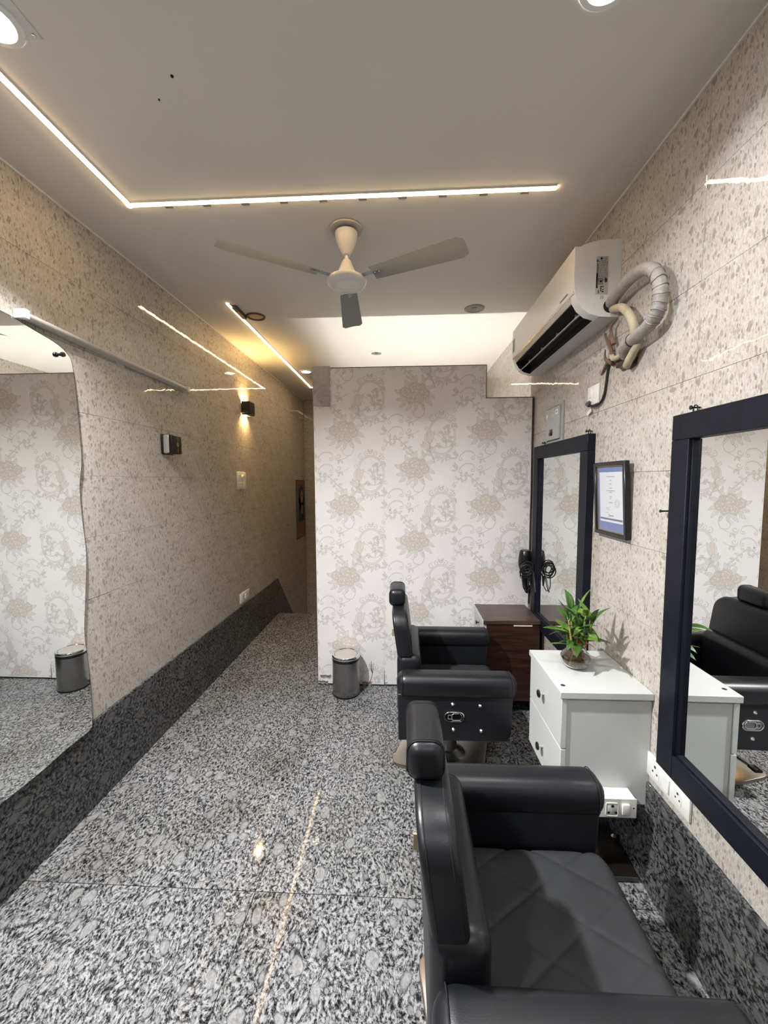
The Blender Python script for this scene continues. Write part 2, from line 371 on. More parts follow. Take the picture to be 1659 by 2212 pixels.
# ================================================================== STRUCTURE
def mesh_tile(y0, y1, z0, z1, name='tile'):
    """tile facing +X, local origin at the nominal tile centre, 8 mm thick"""
    bm = B(); box(bm, 0.0, 0.008, y0, y1, z0, z1)
    bmesh.ops.recalc_face_normals(bm, faces=bm.faces[:])
    es = [e for e in bm.edges if all(v.co.x > 0.007 for v in e.verts)]
    bmesh.ops.bevel(bm, geom=es, offset=0.0006, segments=1, affect='EDGES')
    me = bpy.data.meshes.new(name); bm.to_mesh(me); bm.free(); me.materials.append(TILE); return me
G2 = 0.0005
FULL = mesh_tile(-TW/2+G2, TW/2-G2, -TH/2+G2, TH/2-G2)
def tile_wall(wall, lo, hi, phase, zrows, place, zmax=H-0.004):
    """tiles along an axis from lo to hi with joints at phase + k*TW; place(s, z) gives matrix"""
    k = math.floor((lo-phase)/TW)
    while phase+k*TW < hi-0.01:
        a = phase+k*TW; c = a+TW/2
        for r in zrows:
            zc = SK+TH*(r+0.5); zt = min(TH/2-G2, zmax-zc)
            y0 = max(-TW/2+G2, lo-c); y1 = min(TW/2-G2, hi-c)
            full = y0 <= -TW/2+G2+1e-6 and y1 >= TW/2-G2-1e-6 and zt > TH/2-G2-0.0005
            if y1-y0 < 0.01: continue
            M, flip = place(c, zc)
            me = FULL if full else mesh_tile(*((y0, y1) if not flip else (-y1, -y0)), -TH/2+G2, zt)
            o = bpy.data.objects.new('tile', me); C.objects.link(o); o.parent = wall
            o.matrix_local = M @ Matrix.Rotation(rnd.uniform(-1, 1)*0.0016, 4, 'Z') @ Matrix.Rotation(rnd.uniform(-1, 1)*0.0022, 4, 'Y')
        k += 1
# left wall
wl = struct(part('wall_left', GROUT, None, lambda bm: box(bm, XL-0.12, XL-0.0072, YF, YB+0.1, -1.6, H)))
tile_wall(wl, YF, YB-0.002, 1.972-TW, range(0, 8), lambda c, z: (Matrix.Translation((XL-0.008, c, z)), False))
tile_wall(wl, YST+0.02, YB-0.002, 1.972-TW, range(-6, 0), lambda c, z: (Matrix.Translation((XL-0.008, c, z)), False))
wr = struct(part('wall_right', GROUT, None, lambda bm: box(bm, XR+0.0072, XR+0.12, YF, YB+0.1, -1.6, H)))
tile_wall(wr, YF, YB-0.002, 1.985-3*TW, range(0, 8), lambda c, z: (Matrix.Translation((XR+0.008, c, z)) @ Matrix.Rotation(pi, 4, 'Z'), True))
wb = struct(part('wall_back', GROUT, None, lambda bm: box(bm, XL-0.12, XR+0.12, YB+0.0072, YB+0.12, -1.6, H)))
tile_wall(wb, XL, XR, XL+0.02, range(-6, 8), lambda c, z: (Matrix.Translation((c, YB+0.008, z)) @ Matrix.Rotation(-pi/2, 4, 'Z'), False))
struct(part('wall_front', plain('dark_unseen_wall', (0.16, 0.14, 0.12), 0.6), None, lambda bm: box(bm, XL-0.12, XR+0.12, YF-0.12, YF, -0.1, H)))  # unseen wall, coloured dark to cut bounce light on camera-facing sides
struct(part('ceiling', CEIL, None, lambda bm: box(bm, XL-0.12, XR+0.12, YF-0.12, YB+0.12, H, H+0.1)))
# floor slabs
fl = struct(part('floor', GROUT_DARK, None, lambda bm: box(bm, XL-0.12, XR+0.12, YF-0.1, YST, -0.12, -0.004)))
ys = [YF, -0.35, 1.425, 3.20, YST]; xs = [XL, -0.583, 0.37, XR]
for i in range(len(ys)-1):
    for j in range(3):
        cx, cy = (xs[j]+xs[j+1])/2, (ys[i]+ys[i+1])/2
        hx, hy = (xs[j+1]-xs[j])/2-0.0011, (ys[i+1]-ys[i])/2-0.0013
        o = part('floor_slab', GRANITE, fl, lambda bm: box(bm, -hx, hx, -hy, hy, -0.02, 0.0, 0.0006, 1)); o.location = (cx, cy, 0)
# stairs going down at the end of the passage
for i in range(5):
    o = struct(part('stair_step', GRANITE, None, lambda bm: box(bm, XL, XR, 0, 0.27, -0.3, 0, 0.004, 1)))
    o.location = (0, YST+0.005+0.27*i, -0.18*(i+1))
# skirting
bl = struct(part('baseboard_left', GROUT_DARK, None, lambda bm: box(bm, XL-0.006, XL+0.006, YF, YST, 0.0, SK-0.006)))
edges = [YF, -0.9, 0.62, 2.95, YST]
for a, b in zip(edges, edges[1:]):
    hy = (b-a)/2-0.0006
    o = part('skirting_slab', GRANITE_SHADED, bl, lambda bm: box(bm, -0.01, 0.008, -hy, hy, 0.0005, SK, 0.001, 1)); o.location = (XL+0.002, (a+b)/2, 0)
o = part('stair_skirting_slab', GRANITE_SHADED, bl, lambda bm: prism(bm, [(YST, -0.18), (YST+0.55, -0.80), (YST+1.42, -1.5), (YST+1.42, -1.05), (YST+0.0, SK)], XL-0.008, XL+0.010, 'YZ'))
br = struct(part('baseboard_right', GROUT_DARK, None, lambda bm: box(bm, XR-0.006, XR+0.006, YF, YST, 0.0, SK-0.006)))
edges = [YF, -0.2, 1.44, 3.02, YST]
for a, b in zip(edges, edges[1:]):
    hy = (b-a)/2-0.0006
    o = part('skirting_slab', GRANITE_SHADED, br, lambda bm: box(bm, -0.008, 0.01, -hy, hy, 0.0005, SK, 0.001, 1)); o.location = (XR-0.002, (a+b)/2, 0)
# thin bead where walls meet the ceiling
struct(part('trim_1', BEAD, None, lambda bm: box(bm, XL, XL+0.006, YF, YB, H-0.007, H)))
struct(part('trim_2', BEAD, None, lambda bm: box(bm, XR-0.006, XR, YF, YB, H-0.007, H)))

# ------------------------------------------------------------------ partition with wallpaper
PX0, PZ1 = -0.676, 2.440
OUT = [(PX0, 0), (XR-0.004, 0), (XR-0.004, 2.205), (0.603, 2.205), (0.603, PZ1), (PX0, PZ1)]
wp = struct(part('wall_partition', plain('partition_edge_board', (0.36, 0.33, 0.30), 0.8), None, lambda bm: prism(bm, OUT, YP+0.002, YP+0.10, 'XZ')))
struct(part('wall_cabin', PLASTER, None, lambda bm: box(bm, PX0, PX0+0.09, YP+0.1005, YST-0.03, 0.0, PZ1)))
struct(part('wall_cabin_back', PLASTER, None, lambda bm: box(bm, PX0+0.0905, XR-0.003, YST-0.12, YST-0.03, 0.0, PZ1)))  # unseen wall, added to stop tube light spilling into the passage
SEAMS = [PX0-0.001, -0.153, 0.377, XR-0.016]
for i in range(3):
    a, b = SEAMS[i]+0.0004, SEAMS[i+1]-0.0004
    def f(bm, a=a, b=b, i=i):
        if i < 2 : pts = [(a, 0.012), (b, 0.012 if i else 0.006), (b, PZ1-0.003), (a, PZ1-0.003)]
        if i == 2: pts = [(a, 0.012), (b, 0.012), (b, 2.203), (0.600, 2.203), (0.600, PZ1-0.003), (a, PZ1-0.003)]
        prism(bm, pts, YP, YP+0.0025, 'XZ')
    part('wallpaper_strip', PAPER, wp, f, smooth=False)

class Print:
    """flat printed shapes, 2D, three print inks"""
    def __init__(s): s.v = []; s.f = []; s.m = []; s.lay = 0
    def poly(s, pts, ink, z=None):
        s.lay += 1
        d = 0.0002 + 0.0000012*s.lay if z is None else z
        n = len(s.v); s.v += [(x, -d, y) for x, y in pts]; s.f.append(list(range(n, n+len(pts)))); s.m.append(ink)
    def ribbon(s, pts, wid, ink):
        s.lay += 1; d = 0.0002+0.0000012*s.lay
        n = len(s.v); N = len(pts)
        for i, (x, y) in enumerate(pts):
            a = pts[max(i-1, 0)]; b = pts[min(i+1, N-1)]; tx_, ty = b[0]-a[0], b[1]-a[1]; L = math.hypot(tx_, ty) or 1
            wv = (wid(i/(N-1)) if callable(wid) else wid)/2
            s.v += [(x-ty/L*wv, -d, y+tx_/L*wv), (x+ty/L*wv, -d, y-tx_/L*wv)]
        for i in range(N-1): s.f.append([n+2*i, n+2*i+1, n+2*i+3, n+2*i+2]); s.m.append(ink)
    def leaf(s, x, y, a, L, W, ink=1, vein=True):
        c, q = cos(a), sin(a); up = []; dn = []
        for i in range(7):
            t = i/6; wv = W/2*sin(pi*t**0.75)*(1+0.16*sin(9*t)); bend = 0.12*L*sin(pi*t)
            for arr, sg in ((up, 1), (dn, -1)):
                lx, ly = t*L, bend+sg*wv
                arr.append((x+lx*c-ly*q, y+lx*q+ly*c))
        o = up+dn[::-1][1:-1]; s.poly(o, ink)
        s.ribbon(up, 0.0022, 0); s.ribbon(dn, 0.0022, 0)
        if vein: s.ribbon([((u[0]+d[0])/2, (u[1]+d[1])/2) for u, d in zip(up, dn)], 0.0012, 0)
    def spiral(s, x, y, a, r, turns, sg=1, wid=0.005, ink=1):
        pts = []
        for i in range(26):
            t = i/25; rad = r*(1-0.80*t); th = a+sg*turns*2*pi*t
            pts.append((x+rad*cos(th), y+rad*sin(th)))
        s.ribbon(pts, lambda t: wid*(0.35+1.3*sin(pi*min(1, t*1.1+0.05))*(1-0.5*t)), ink)
        s.ribbon(pts, 0.0014, 0)
        s.poly([(pts[-1][0]+0.004*cos(k), pts[-1][1]+0.004*sin(k)) for k in (0, 1, 2, 3, 4, 5)], 0)
    def curve(s, P, wid, ink):
        s.ribbon([(p.x, p.y) for p in crom([(a, b, 0) for a, b in P], 7)], wid, ink)
    def petals(s, x, y, r, n, ink, rot=0, wob=0.12):
        for k in range(n):
            a = rot+2*pi*k/n; cx, cy = x+r*0.55*cos(a), y+r*0.55*sin(a); o = []
            for i in range(11):
                th = a-1.9+3.8*i/10; q = r*(0.50+wob*sin(5*th+k))
                o.append((cx+q*cos(th), cy+q*sin(th)))
            s.poly(o+[(x, y)], ink); s.ribbon(o, 0.0022, 0)
    def build(s, name, parent, loc):
        me = bpy.data.meshes.new(name); me.from_pydata(s.v, [], s.f)
        for m in (PRINT_LINE, PRINT_SOFT, PRINT_FLOWER, PRINT_FLOWER2): me.materials.append(m)
        me.polygons.foreach_set('material_index', s.m); me.update()
        # all faces look towards the room
        bm = bmesh.new(); bm.from_mesh(me)
        for f in bm.faces:
            if f.normal.y > 0: f.normal_flip()
        bm.to_mesh(me); bm.free()
        return me
def rose_motif():
    p = Print(); q = random.Random(3)
    for x, y, a, L in ((-0.08, -0.03, 3.5, 0.06), (-0.07, -0.05, 4.0, 0.07), (-0.03, -0.06, 4.3, 0.075), (0.0, -0.07, 4.75, 0.06), (0.03, -0.06, 5.2, 0.075), (0.075, -0.05, 5.7, 0.07), (0.085, -0.02, 6.1, 0.07), (0.09, 0.02, 0.35, 0.065), (0.05, 0.05, 1.0, 0.07), (-0.09, 0.01, 2.95, 0.06), (-0.04, 0.055, 2.0, 0.055), (0.01, 0.07, 1.5, 0.06)):
        p.leaf(x, y, a+q.uniform(-.15, .15), L, 0.034, 1)
    for (cx, cy, r) in ((-0.070, 0.008, 0.040), (0.070, -0.006, 0.040), (0.000, 0.036, 0.046), (-0.030, -0.036, 0.040), (0.032, -0.040, 0.036), (0.058, 0.042, 0.026)):
        p.petals(cx, cy, r, 6, 2, q.uniform(0, 2)); p.petals(cx, cy, r*0.70, 5, 3, q.uniform(0, 2)); p.petals(cx, cy, r*0.40, 4, 2, q.uniform(0, 2))
    # rising bud stem upper right and thin tendrils
    p.curve([(0.04, 0.05), (0.075, 0.09), (0.10, 0.125)], 0.003, 0); p.leaf(0.075, 0.09, 1.9, 0.05, 0.022); p.leaf(0.085, 0.10, 0.3, 0.05, 0.022); p.leaf(0.10, 0.122, 1.1, 0.045, 0.024, 2)
    p.curve([(-0.02, 0.06), (-0.03, 0.10), (-0.055, 0.125)], 0.003, 0); p.leaf(-0.035, 0.105, 2.4, 0.04, 0.02); p.leaf(-0.028, 0.09, 0.9, 0.04, 0.018)
    p.curve([(0.04, -0.07), (0.075, -0.11), (0.055, -0.17), (0.01, -0.175), (-0.01, -0.15), (0.0, -0.125)], 0.0032, 0)
    p.spiral(-0.012, -0.135, 0.5, 0.02, 0.9, 1, 0.004)
    return p
def medallion_motif():
    p = Print(); N = 48
    el = lambda a, b: [(a*cos(2*pi*i/N), b*sin(2*pi*i/N)) for i in range(N+1)]
    p.ribbon(el(0.099, 0.134), 0.013, 1); p.ribbon(el(0.1055, 0.1405), 0.0020, 0); p.ribbon(el(0.0925, 0.1275), 0.0020, 0)
    # crown
    for sg in (1, -1):
        p.spiral(sg*0.030, 0.150, pi/2, 0.022, 0.95, -sg, 0.008); p.spiral(sg*0.070, 0.128, pi/2+0.3*sg, 0.026, 1.0, -sg, 0.008)
        p.leaf(sg*0.008, 0.158, pi/2-sg*0.35, 0.03, 0.016)
        p.spiral(sg*0.045, -0.150, -pi/2, 0.024, 0.95, sg, 0.007); p.leaf(sg*0.015, -0.145, -pi/2+sg*0.5, 0.045, 0.018); p.leaf(sg*0.03, -0.14, -pi/2+sg*0.95, 0.05, 0.018)
        p.spiral(sg*0.108, 0.062, pi/2*sg, 0.018, 0.9, sg, 0.006); p.spiral(sg*0.108, -0.06, 0, 0.018, 0.9, -sg, 0.006)
    p.petals(0, 0.162, 0.012, 5, 1); p.leaf(0, -0.15, -pi/2, 0.05, 0.02)
    # inner tree and ground
    p.curve([(-0.06, -0.085), (-0.02, -0.070), (0.02, -0.085), (0.06, -0.075)], 0.003, 0)
    p.curve([(-0.04, -0.03), (-0.065, 0.0), (-0.045, 0.02), (-0.01, -0.005), (0.02, -0.045)], 0.0022, 0)
    q = random.Random(11)
    for bx, by, tx_, ty in ((0.03, -0.08, 0.055, 0.03), (0.03, -0.08, 0.02, 0.06), (0.04, -0.05, 0.07, -0.01), (0.03, -0.06, -0.005, 0.03), (0.045, 0.0, 0.05, 0.075), (0.0, -0.09, -0.02, -0.06), (0.05, -0.08, 0.08, -0.05)):
        mid = ((bx+tx_)/2+0.008, (by+ty)/2); p.curve([(bx, by), mid, (tx_, ty)], 0.0024, 0)
        for k in range(5):
            t = 0.35+0.65*k/4; lx, ly = bx+(tx_-bx)*t, by+(ty-by)*t
            p.leaf(lx, ly, q.uniform(0, 6.28), 0.020, 0.011, 1, False)
        p.petals(tx_, ty, 0.009, 5, 1, q.uniform(0, 1))
    # tulip spray on the left flank
    p.curve([(-0.045, -0.20), (-0.085, -0.11), (-0.088, -0.03)], 0.004, 0)
    p.leaf(-0.088, -0.055, 1.75, 0.095, 0.05); p.leaf(-0.088, -0.055, 1.2, 0.10, 0.046); p.leaf(-0.088, -0.055, 1.48, 0.10, 0.036, 3)
    p.leaf(-0.090, -0.085, 2.75, 0.075, 0.036); p.leaf(-0.090, -0.09, 2.3, 0.075, 0.03); p.leaf(-0.075, -0.13, 1.0, 0.075, 0.026); p.leaf(-0.07, -0.14, 2.4, 0.06, 0.022)
    return p
def scroll_motif():
    p = Print()
    p.curve([(0.0, 0.0), (0.045, 0.035), (0.10, 0.03), (0.115, -0.005)], lambda t: 0.004+0.007*sin(pi*t), 1); p.curve([(0.0, 0.0), (0.045, 0.038), (0.10, 0.033), (0.118, -0.005)], 0.0020, 0)
    p.spiral(0.100, -0.008, 0.0, 0.018, 0.95, -1, 0.006); p.spiral(0.015, -0.018, pi/2, 0.020, 0.95, 1, 0.007)
    p.leaf(-0.005, 0.005, 2.6, 0.05, 0.018); p.leaf(-0.01, 0.01, 2.1, 0.045, 0.016); p.leaf(-0.012, -0.004, 3.3, 0.045, 0.016)
    p.spiral(0.155, 0.012, pi, 0.026, 0.95, 1, 0.008); p.leaf(0.165, -0.015, -0.9, 0.04, 0.017); p.leaf(0.155, -0.018, -1.6, 0.035, 0.015)
    p.curve([(0.13, -0.01), (0.16, -0.025), (0.20, -0.01), (0.235, 0.01)], 0.0026, 0)
    return p
def vine_motif():
    p = Print()
    p.curve([(-0.09, -0.02), (-0.05, 0.03), (0.0, 0.035), (0.05, 0.0), (0.09, -0.045)], 0.0032, 0)
    for x, y, a in ((-0.07, 0.01, 2.4), (-0.05, 0.03, 1.6), (-0.03, 0.035, 0.9), (0.0, 0.035, 2.2), (0.01, 0.03, 0.6), (0.03, 0.015, -1.6), (0.05, 0.0, 0.5), (0.065, -0.015, -2.2), (0.09, -0.045, -0.6), (0.08, -0.035, 0.4), (-0.02, 0.035, -1.7), (-0.06, 0.02, -1.2)):
        p.leaf(x, y, a, 0.036, 0.018)
    p.spiral(-0.10, -0.035, pi/2, 0.020, 0.9, 1, 0.005); p.spiral(-0.03, 0.0, 0, 0.016, 0.9, -1, 0.005)
    p.spiral(-0.105, -0.10, pi/2, 0.026, 0.9, 1, 0.007); p.leaf(-0.115, -0.125, -2, 0.04, 0.017); p.leaf(-0.105, -0.128, -1.2, 0.035, 0.015)
    return p
MOT = {}
for nm, fn in (('rose_print', rose_motif), ('medallion_print', medallion_motif), ('scroll_print', scroll_motif), ('vine_print', vine_motif)):
    MOT[nm] = fn().build(nm, wp, None)
def clip_mesh(me, dx, dz):
    """copy of a motif cut off at the edges of the papered face"""
    bm = bmesh.new(); bm.from_mesh(me); x0, x1, z1 = PX0+0.003-dx, XR-0.018-dx, PZ1-0.006-dz
    for co, no in (((x0, 0, 0), (-1, 0, 0)), ((x1, 0, 0), (1, 0, 0)), ((0, 0, z1), (0, 0, 1)), ((0, 0, 0.02-dz), (0, 0, -1))):
        bmesh.ops.bisect_plane(bm, geom=bm.verts[:]+bm.edges[:]+bm.faces[:], plane_co=co, plane_no=no, clear_outer=True)
    nx, nz = 0.598-dx, 2.200-dz   # notch
    if any(v.co.x > nx and v.co.z > nz for v in bm.verts):
        bmesh.ops.bisect_plane(bm, geom=bm.verts[:]+bm.edges[:]+bm.faces[:], plane_co=(nx, 0, 0), plane_no=(1, 0, 0))
        bmesh.ops.bisect_plane(bm, geom=bm.verts[:]+bm.edges[:]+bm.faces[:], plane_co=(0, 0, nz), plane_no=(0, 0, 1))
        dead = [f for f in bm.faces if f.calc_center_median().x > nx and f.calc_center_median().z > nz]
        bmesh.ops.delete(bm, geom=dead, context='FACES')
    if not bm.faces: bm.free(); return None
    m2 = bpy.data.meshes.new(me.name); bm.to_mesh(m2); bm.free()
    for m in me.materials: m2.materials.append(m)
    return m2
for i in range(-2, 4):
    for j in range(-2, 6):
        mx, mz = -0.250+0.530*i, 2.205-0.276*i-0.552*j
        for nm, dx, dz, R in (('medallion_print', 0, 0, .23), ('rose_print', -0.20, -0.235, .19), ('scroll_print', 0.13, -0.15, .27), ('vine_print', 0.20, -0.33, .16), ('scroll_print', -0.40, 0.035, .27)):
            x, z = mx+dx, mz+dz
            if x+R < PX0 or x-R > XR or z+R < 0 or z-R > PZ1: continue
            inside = x-R > PX0 and x+R < 0.6 and z+R < PZ1 and z-R > 0.02
            me = MOT[nm] if inside else clip_mesh(MOT[nm], x, z)
            if me is None or not len(me.polygons): continue
            o = bpy.data.objects.new(nm, me); C.objects.link(o); o.parent = wp; o.location = (x, YP-0.0001, z)
# torn and curled paper at the foot, dark gap under it
def torn(bm):
    for pts in ([(-0.315, 0.03), (-0.285, 0.015), (-0.262, 0.05), (-0.248, 0.10), (-0.238, 0.15)], [(-0.248, 0.10), (-0.262, 0.14), (-0.272, 0.17)], [(-0.250, 0.11), (-0.255, 0.16), (-0.257, 0.20)], [(-0.155, 0.01), (-0.154, 0.06), (-0.1545, 0.12)], [(-0.154, 0.02), (-0.13, 0.03)]):
        P = crom([(x, YP-0.0015, z) for x, z in pts], 5); n = len(P)
        tube(bm, P, lambda i, n=n: 0.0028*(1-0.8*i/n)+0.0004, 5)
part('torn_paper_edge', plain('torn_edge', (0.16, 0.135, 0.11), 0.8), wp, torn)
def curl(bm):
    for x0, x1, z0, ph in ((-0.672, -0.60, 0.008, 0.2), (-0.66, -0.575, 0.055, 1.2), (-0.33, -0.255, 0.004, 2.0)):
        g = []
        for i in range(7):
            row = []
            for j in range(5):
                t = j/4; row.append(bm.verts.new((x0+(x1-x0)*i/6, YP-0.002-0.012*t*t*(1+0.6*sin(ph+i*1.7)), z0+0.030*t+0.004*sin(i*2+ph))))
            g.append(row)
        for i in range(6):
            for j in range(4): bm.faces.new((g[i][j], g[i+1][j], g[i+1][j+1], g[i][j+1]))
part('curled_paper_flap', plain('paper_back', (0.42, 0.37, 0.31), 0.4), wp, curl)
part('partition_foot_gap', BLACKM, wp, lambda bm: box(bm, PX0, XR-0.02, YP-0.0005, YP+0.004, 0.0002, 0.010))
def edge_strip(bm):
    box(bm, PX0, 0.605, YP-0.0012, YP+0.003, PZ1-0.004, PZ1+0.001); box(bm, 0.600, 0.605, YP-0.0012, YP+0.003, 2.204, PZ1); box(bm, 0.600, XR-0.006, YP-0.0012, YP+0.003, 2.200, 2.206)
part('dark_paper_edge', plain('paper_edge_dark', (0.11, 0.10, 0.09), 0.8), wp, edge_strip)
# embossed silver offcut pasted on the upper left corner
pz0, pz1, px0, px1 = 2.158, 2.452, PX0-0.003, -0.548
ep = thing('embossed_offcut', 'silver embossed wallpaper offcut pasted on top left corner of partition', 'wallpaper', (px0, YP, pz0))
def off(bm):
    n, m_ = 52, 90; g = []
    W_, H_ = px1-px0, pz1-pz0
    for i in range(n+1):
        row = []
        for j in range(m_+1):
            x, z = W_*i/n, H_*j/m_
            # plume relief in the lower half, centred on the lower left corner
            r = math.hypot(x*1.05, z); a = math.atan2(z, x+1e-6); h = 0.0
            if 0.062 < r < 0.185 and z < 0.19:
                h = 0.0085*(0.5+0.5*sin(a*26+r*110))*sin(pi*(r-0.062)/0.123)+0.003*sin(pi*(r-0.062)/0.123)
            edge = 0.003*sin(7*z*20)*max(0, (x/W_-0.85)/0.15)
            if x/W_ > 0.93: h += 0.006*(x/W_-0.93)/0.07*(0.6+0.4*sin(z*150))
            row.append(bm.verts.new((x+edge, -0.0022-h, z)))
        g.append(row)
    for i in range(n):
        for j in range(m_): bm.faces.new((g[i][j], g[i+1][j], g[i+1][j+1], g[i][j+1]))
part('embossed_sheet', FOIL, ep, off)
part('tape_curl', CHROME, ep, lambda bm: tube(bm, crom([(0.03, -0.004, 0.0), (0.08, -0.006, 0.004), (0.128, -0.005, -0.003), (0.135, -0.012, 0.004), (0.15, -0.004, 0.001)], 6), 0.0022, 6))
tag(part('black_cable', CABLE, None, lambda bm: tube(bm, crom([(XR-0.012, YP-0.004, 2.20), (XR-0.013, YP-0.004, 1.8), (XR-0.010, YP-0.004, 1.5), (XR-0.014, YP-0.004, 1.25), (XR-0.012, YP-0.004, 1.0), (XR-0.012, YP-0.004, 0.67)], 6), 0.004, 6)), 'thin black cable running down the corner beside papered partition', 'cable')

# ================================================================== CEILING FITTINGS
def downlight(x, y, on, label, ring_mat=WHITEP, group='round ceiling downlights', r=0.050, bulb=None, power=1.0, tilt=(0, 0)):
    t = thing('downlight', label, 'ceiling light', (x, y, H), 0, group)
    part('bezel', ring_mat, t, lambda bm: lathe(bm, [(r*1.0, -0.006), (r*1.08, -0.009), (r*1.38, -0.006), (r*1.44, -0.0005)], 40, cap=False))
    if on and bulb is None:
        ld = bpy.data.lights.new('downlight_beam', 'AREA'); ld.shape = 'DISK'; ld.size = r*(2 if tilt == (0, 0) else 1.5); ld.energy = DOWN_W*power; ld.spread = radians(134); ld.color = (0.975, 0.985, 1.0)
        lo = bpy.data.objects.new('downlight_beam', ld); C.objects.link(lo); lo.parent = t; lo.rotation_euler = (radians(tilt[0]), radians(tilt[1]), 0); lo.location = (0, 0, -0.0085 if tilt == (0, 0) else -0.028)
    if on: part('diffuser', bulb or BULB, t, lambda bm: lathe(bm, [(0, -0.0072), (r*1.01, -0.0072), (r*1.01, -0.001), (0, -0.001)], 40, cap=False))
    else:
        part('reflector', plain('dull_reflector', (0.22, 0.215, 0.20), 0.45), t, lambda bm: lathe(bm, [(r*1.0, -0.006), (r*0.75, -0.002), (r*0.45, -0.0015), (0, -0.0015)], 40, cap=False))
        part('lamp_lens', plain('grey_lens', (0.10, 0.12, 0.12), 0.2), t, lambda bm: lathe(bm, [(0, -0.005), (r*0.36, -0.004), (r*0.40, -0.0017)], 24, cap=False))
    return t
a_ = downlight(-1.100, 1.115, True, 'lit white downlight on rectangular cover plate near left wall, front corner', tilt=(0, -17))
part('cover_plate', plain('clear_cover_plate', (0.62, 0.63, 0.63), 0.25), a_, lambda bm: box(bm, -0.095, 0.095, -0.16, 0.055, -0.0022, -0.0002, 0.0008, 1))
for sx, sy in ((0.080, 0.042),): part('screw', CHROME, a_, lambda bm: lathe(bm, [(0, -0.005), (0.005, -0.0045), (0.006, -0.002)], 12, Matrix.Translation((sx, sy, 0)), False))
downlight(0.508, 1.112, True, 'lit white downlight in front of ceiling near right wall', power=0.08)
downlight(-1.099, 4.573, True, 'small lit downlight at far end beside the warm strip', bulb=BULB_DIM)
downlight(-1.100, -0.75, True, 'assumed unseen downlight behind the camera near left wall', power=0.2, tilt=(12, -25))  # unseen lamp, assumed to continue the downlight rows
downlight(0.508, -0.75, True, 'assumed unseen downlight behind the camera near right wall', power=0.08)  # also assumed and unseen, weaker partner of the rear left lamp
downlight(-0.265, 3.973, False, 'unlit white downlight in bright ceiling behind partition')
downlight(0.508, 3.019, False, 'unlit downlight with dark ring beside the partition shadow line', plain('aged_bezel', (0.26, 0.25, 0.23), 0.5))
t = thing('empty_light_ring', 'empty downlight ring next to warm strip driver', 'ceiling light', (-1.105, 3.055, H))
part('ring', plain('dark_ring', (0.10, 0.075, 0.05), 0.6), t, lambda bm: lathe(bm, [(0.052, -0.0005), (0.056, -0.010), (0.066, -0.010), (0.070, -0.0005)], 36, cap=False))
part('cover_disc', plain('warm_disc', (0.45, 0.36, 0.24), 0.5), t, lambda bm: lathe(bm, [(0, -0.003), (0.052, -0.003), (0.053, -0.0005)], 36, cap=False))
part('cord', CABLE, t, lambda bm: tube(bm, crom([(-0.068, 0, -0.006), (-0.078, -0.01, -0.010), (-0.086, -0.02, -0.010)], 5), 0.003, 6))
t = thing('strip_driver', 'small dark power supply box by the start of far warm strip', 'power supply', (-1.188, 2.955, H))
part('housing', plain('driver_housing', (0.10, 0.085, 0.07), 0.4), t, lambda bm: box(bm, -0.016, 0.016, -0.10, 0.10, -0.024, -0.0005, 0.003))
for k in range(6): part('rib', BLACKP, t, lambda bm: box(bm, -0.0165, 0.0165, -0.085+k*0.032, -0.079+k*0.032, -0.0255, -0.001))
part('wire', CABLE, t, lambda bm: tube(bm, crom([(0.0, -0.10, -0.012), (-0.012, -0.12, -0.012), (-0.02, -0.13, -0.008)], 5), 0.0025, 6))

def strip(label, segs):
    t = thing('led_strip', label, 'strip light', (segs[0][0][0], segs[0][0][1], H), 0, 'warm ceiling strip lights')
    ox, oy = segs[0][0]
    for (a, b) in segs:
        (x0, y0), (x1, y1) = a, b; L = math.hypot(x1-x0, y1-y0); ang = math.atan2(y1-y0, x1-x0)
        M = Matrix.Translation((x0-ox, y0-oy, 0)) @ Matrix.Rotation(ang, 4, 'Z')
        part('channel', WHITEP, t, lambda bm: [box(bm, -0.012, L+0.012, s*0.0125-0.0012, s*0.0125+0.0012, -0.0045, -0.0002, 0, 1, M) for s in (-1, 1)])
        def diff(bm):
            prof = [(-0.0112, -0.0002)]+[(0.0112*cos(pi+pi*k/8), -0.0035-0.0065*sin(pi*k/8)) for k in range(9)]+[(0.0112, -0.0002)]
            r = []
            for xx in (-0.011, L+0.011):
                r.append([bm.verts.new(M @ Vector((xx, u, v))) for u, v in prof])
            n = len(prof)
            for i in range(n): bm.faces.new((r[0][i], r[0][(i+1) % n], r[1][(i+1) % n], r[1][i]))
            bm.faces.new(r[0][::-1]); bm.faces.new(r[1])
        part('diffuser', STRIPM, t, diff)
    return t
ls = strip('L-shaped warm strip crossing the ceiling in front of fan', [((-1.222, -1.4), (-1.222, 1.83)), ((-1.222, 1.83), (0.632, 1.83))])
strip('straight warm strip running into the far passage', [((-1.222, 2.845), (-1.222, 5.33)), ((-1.222, 5.33), (0.50, 5.33))])
# little dark scorch marks along the transverse strip: staples
for k in range(10): part('clip', plain('clip_%d' % k, (0.16, 0.14, 0.11), 0.7) if k == 0 else MATS['clip_0'], ls, lambda bm: box(bm, 0.15+k*0.175, 0.185+k*0.175, 3.246, 3.262, -0.003, -0.0003, 0.001, 1))
for k, (x, y) in enumerate(((-0.705, 1.289), (-0.79, 1.36))):
    tag(part('ceiling_screw', BLACKM, None, lambda bm: lathe(bm, [(0, -0.004), (0.0045-0.002*k, -0.003), (0.005-0.002*k, 0)], 10, Matrix.Translation((x, y, H)), False)), ('larger' if k == 0 else 'smaller')+' dark speck of a screw in the plain ceiling', 'screw')

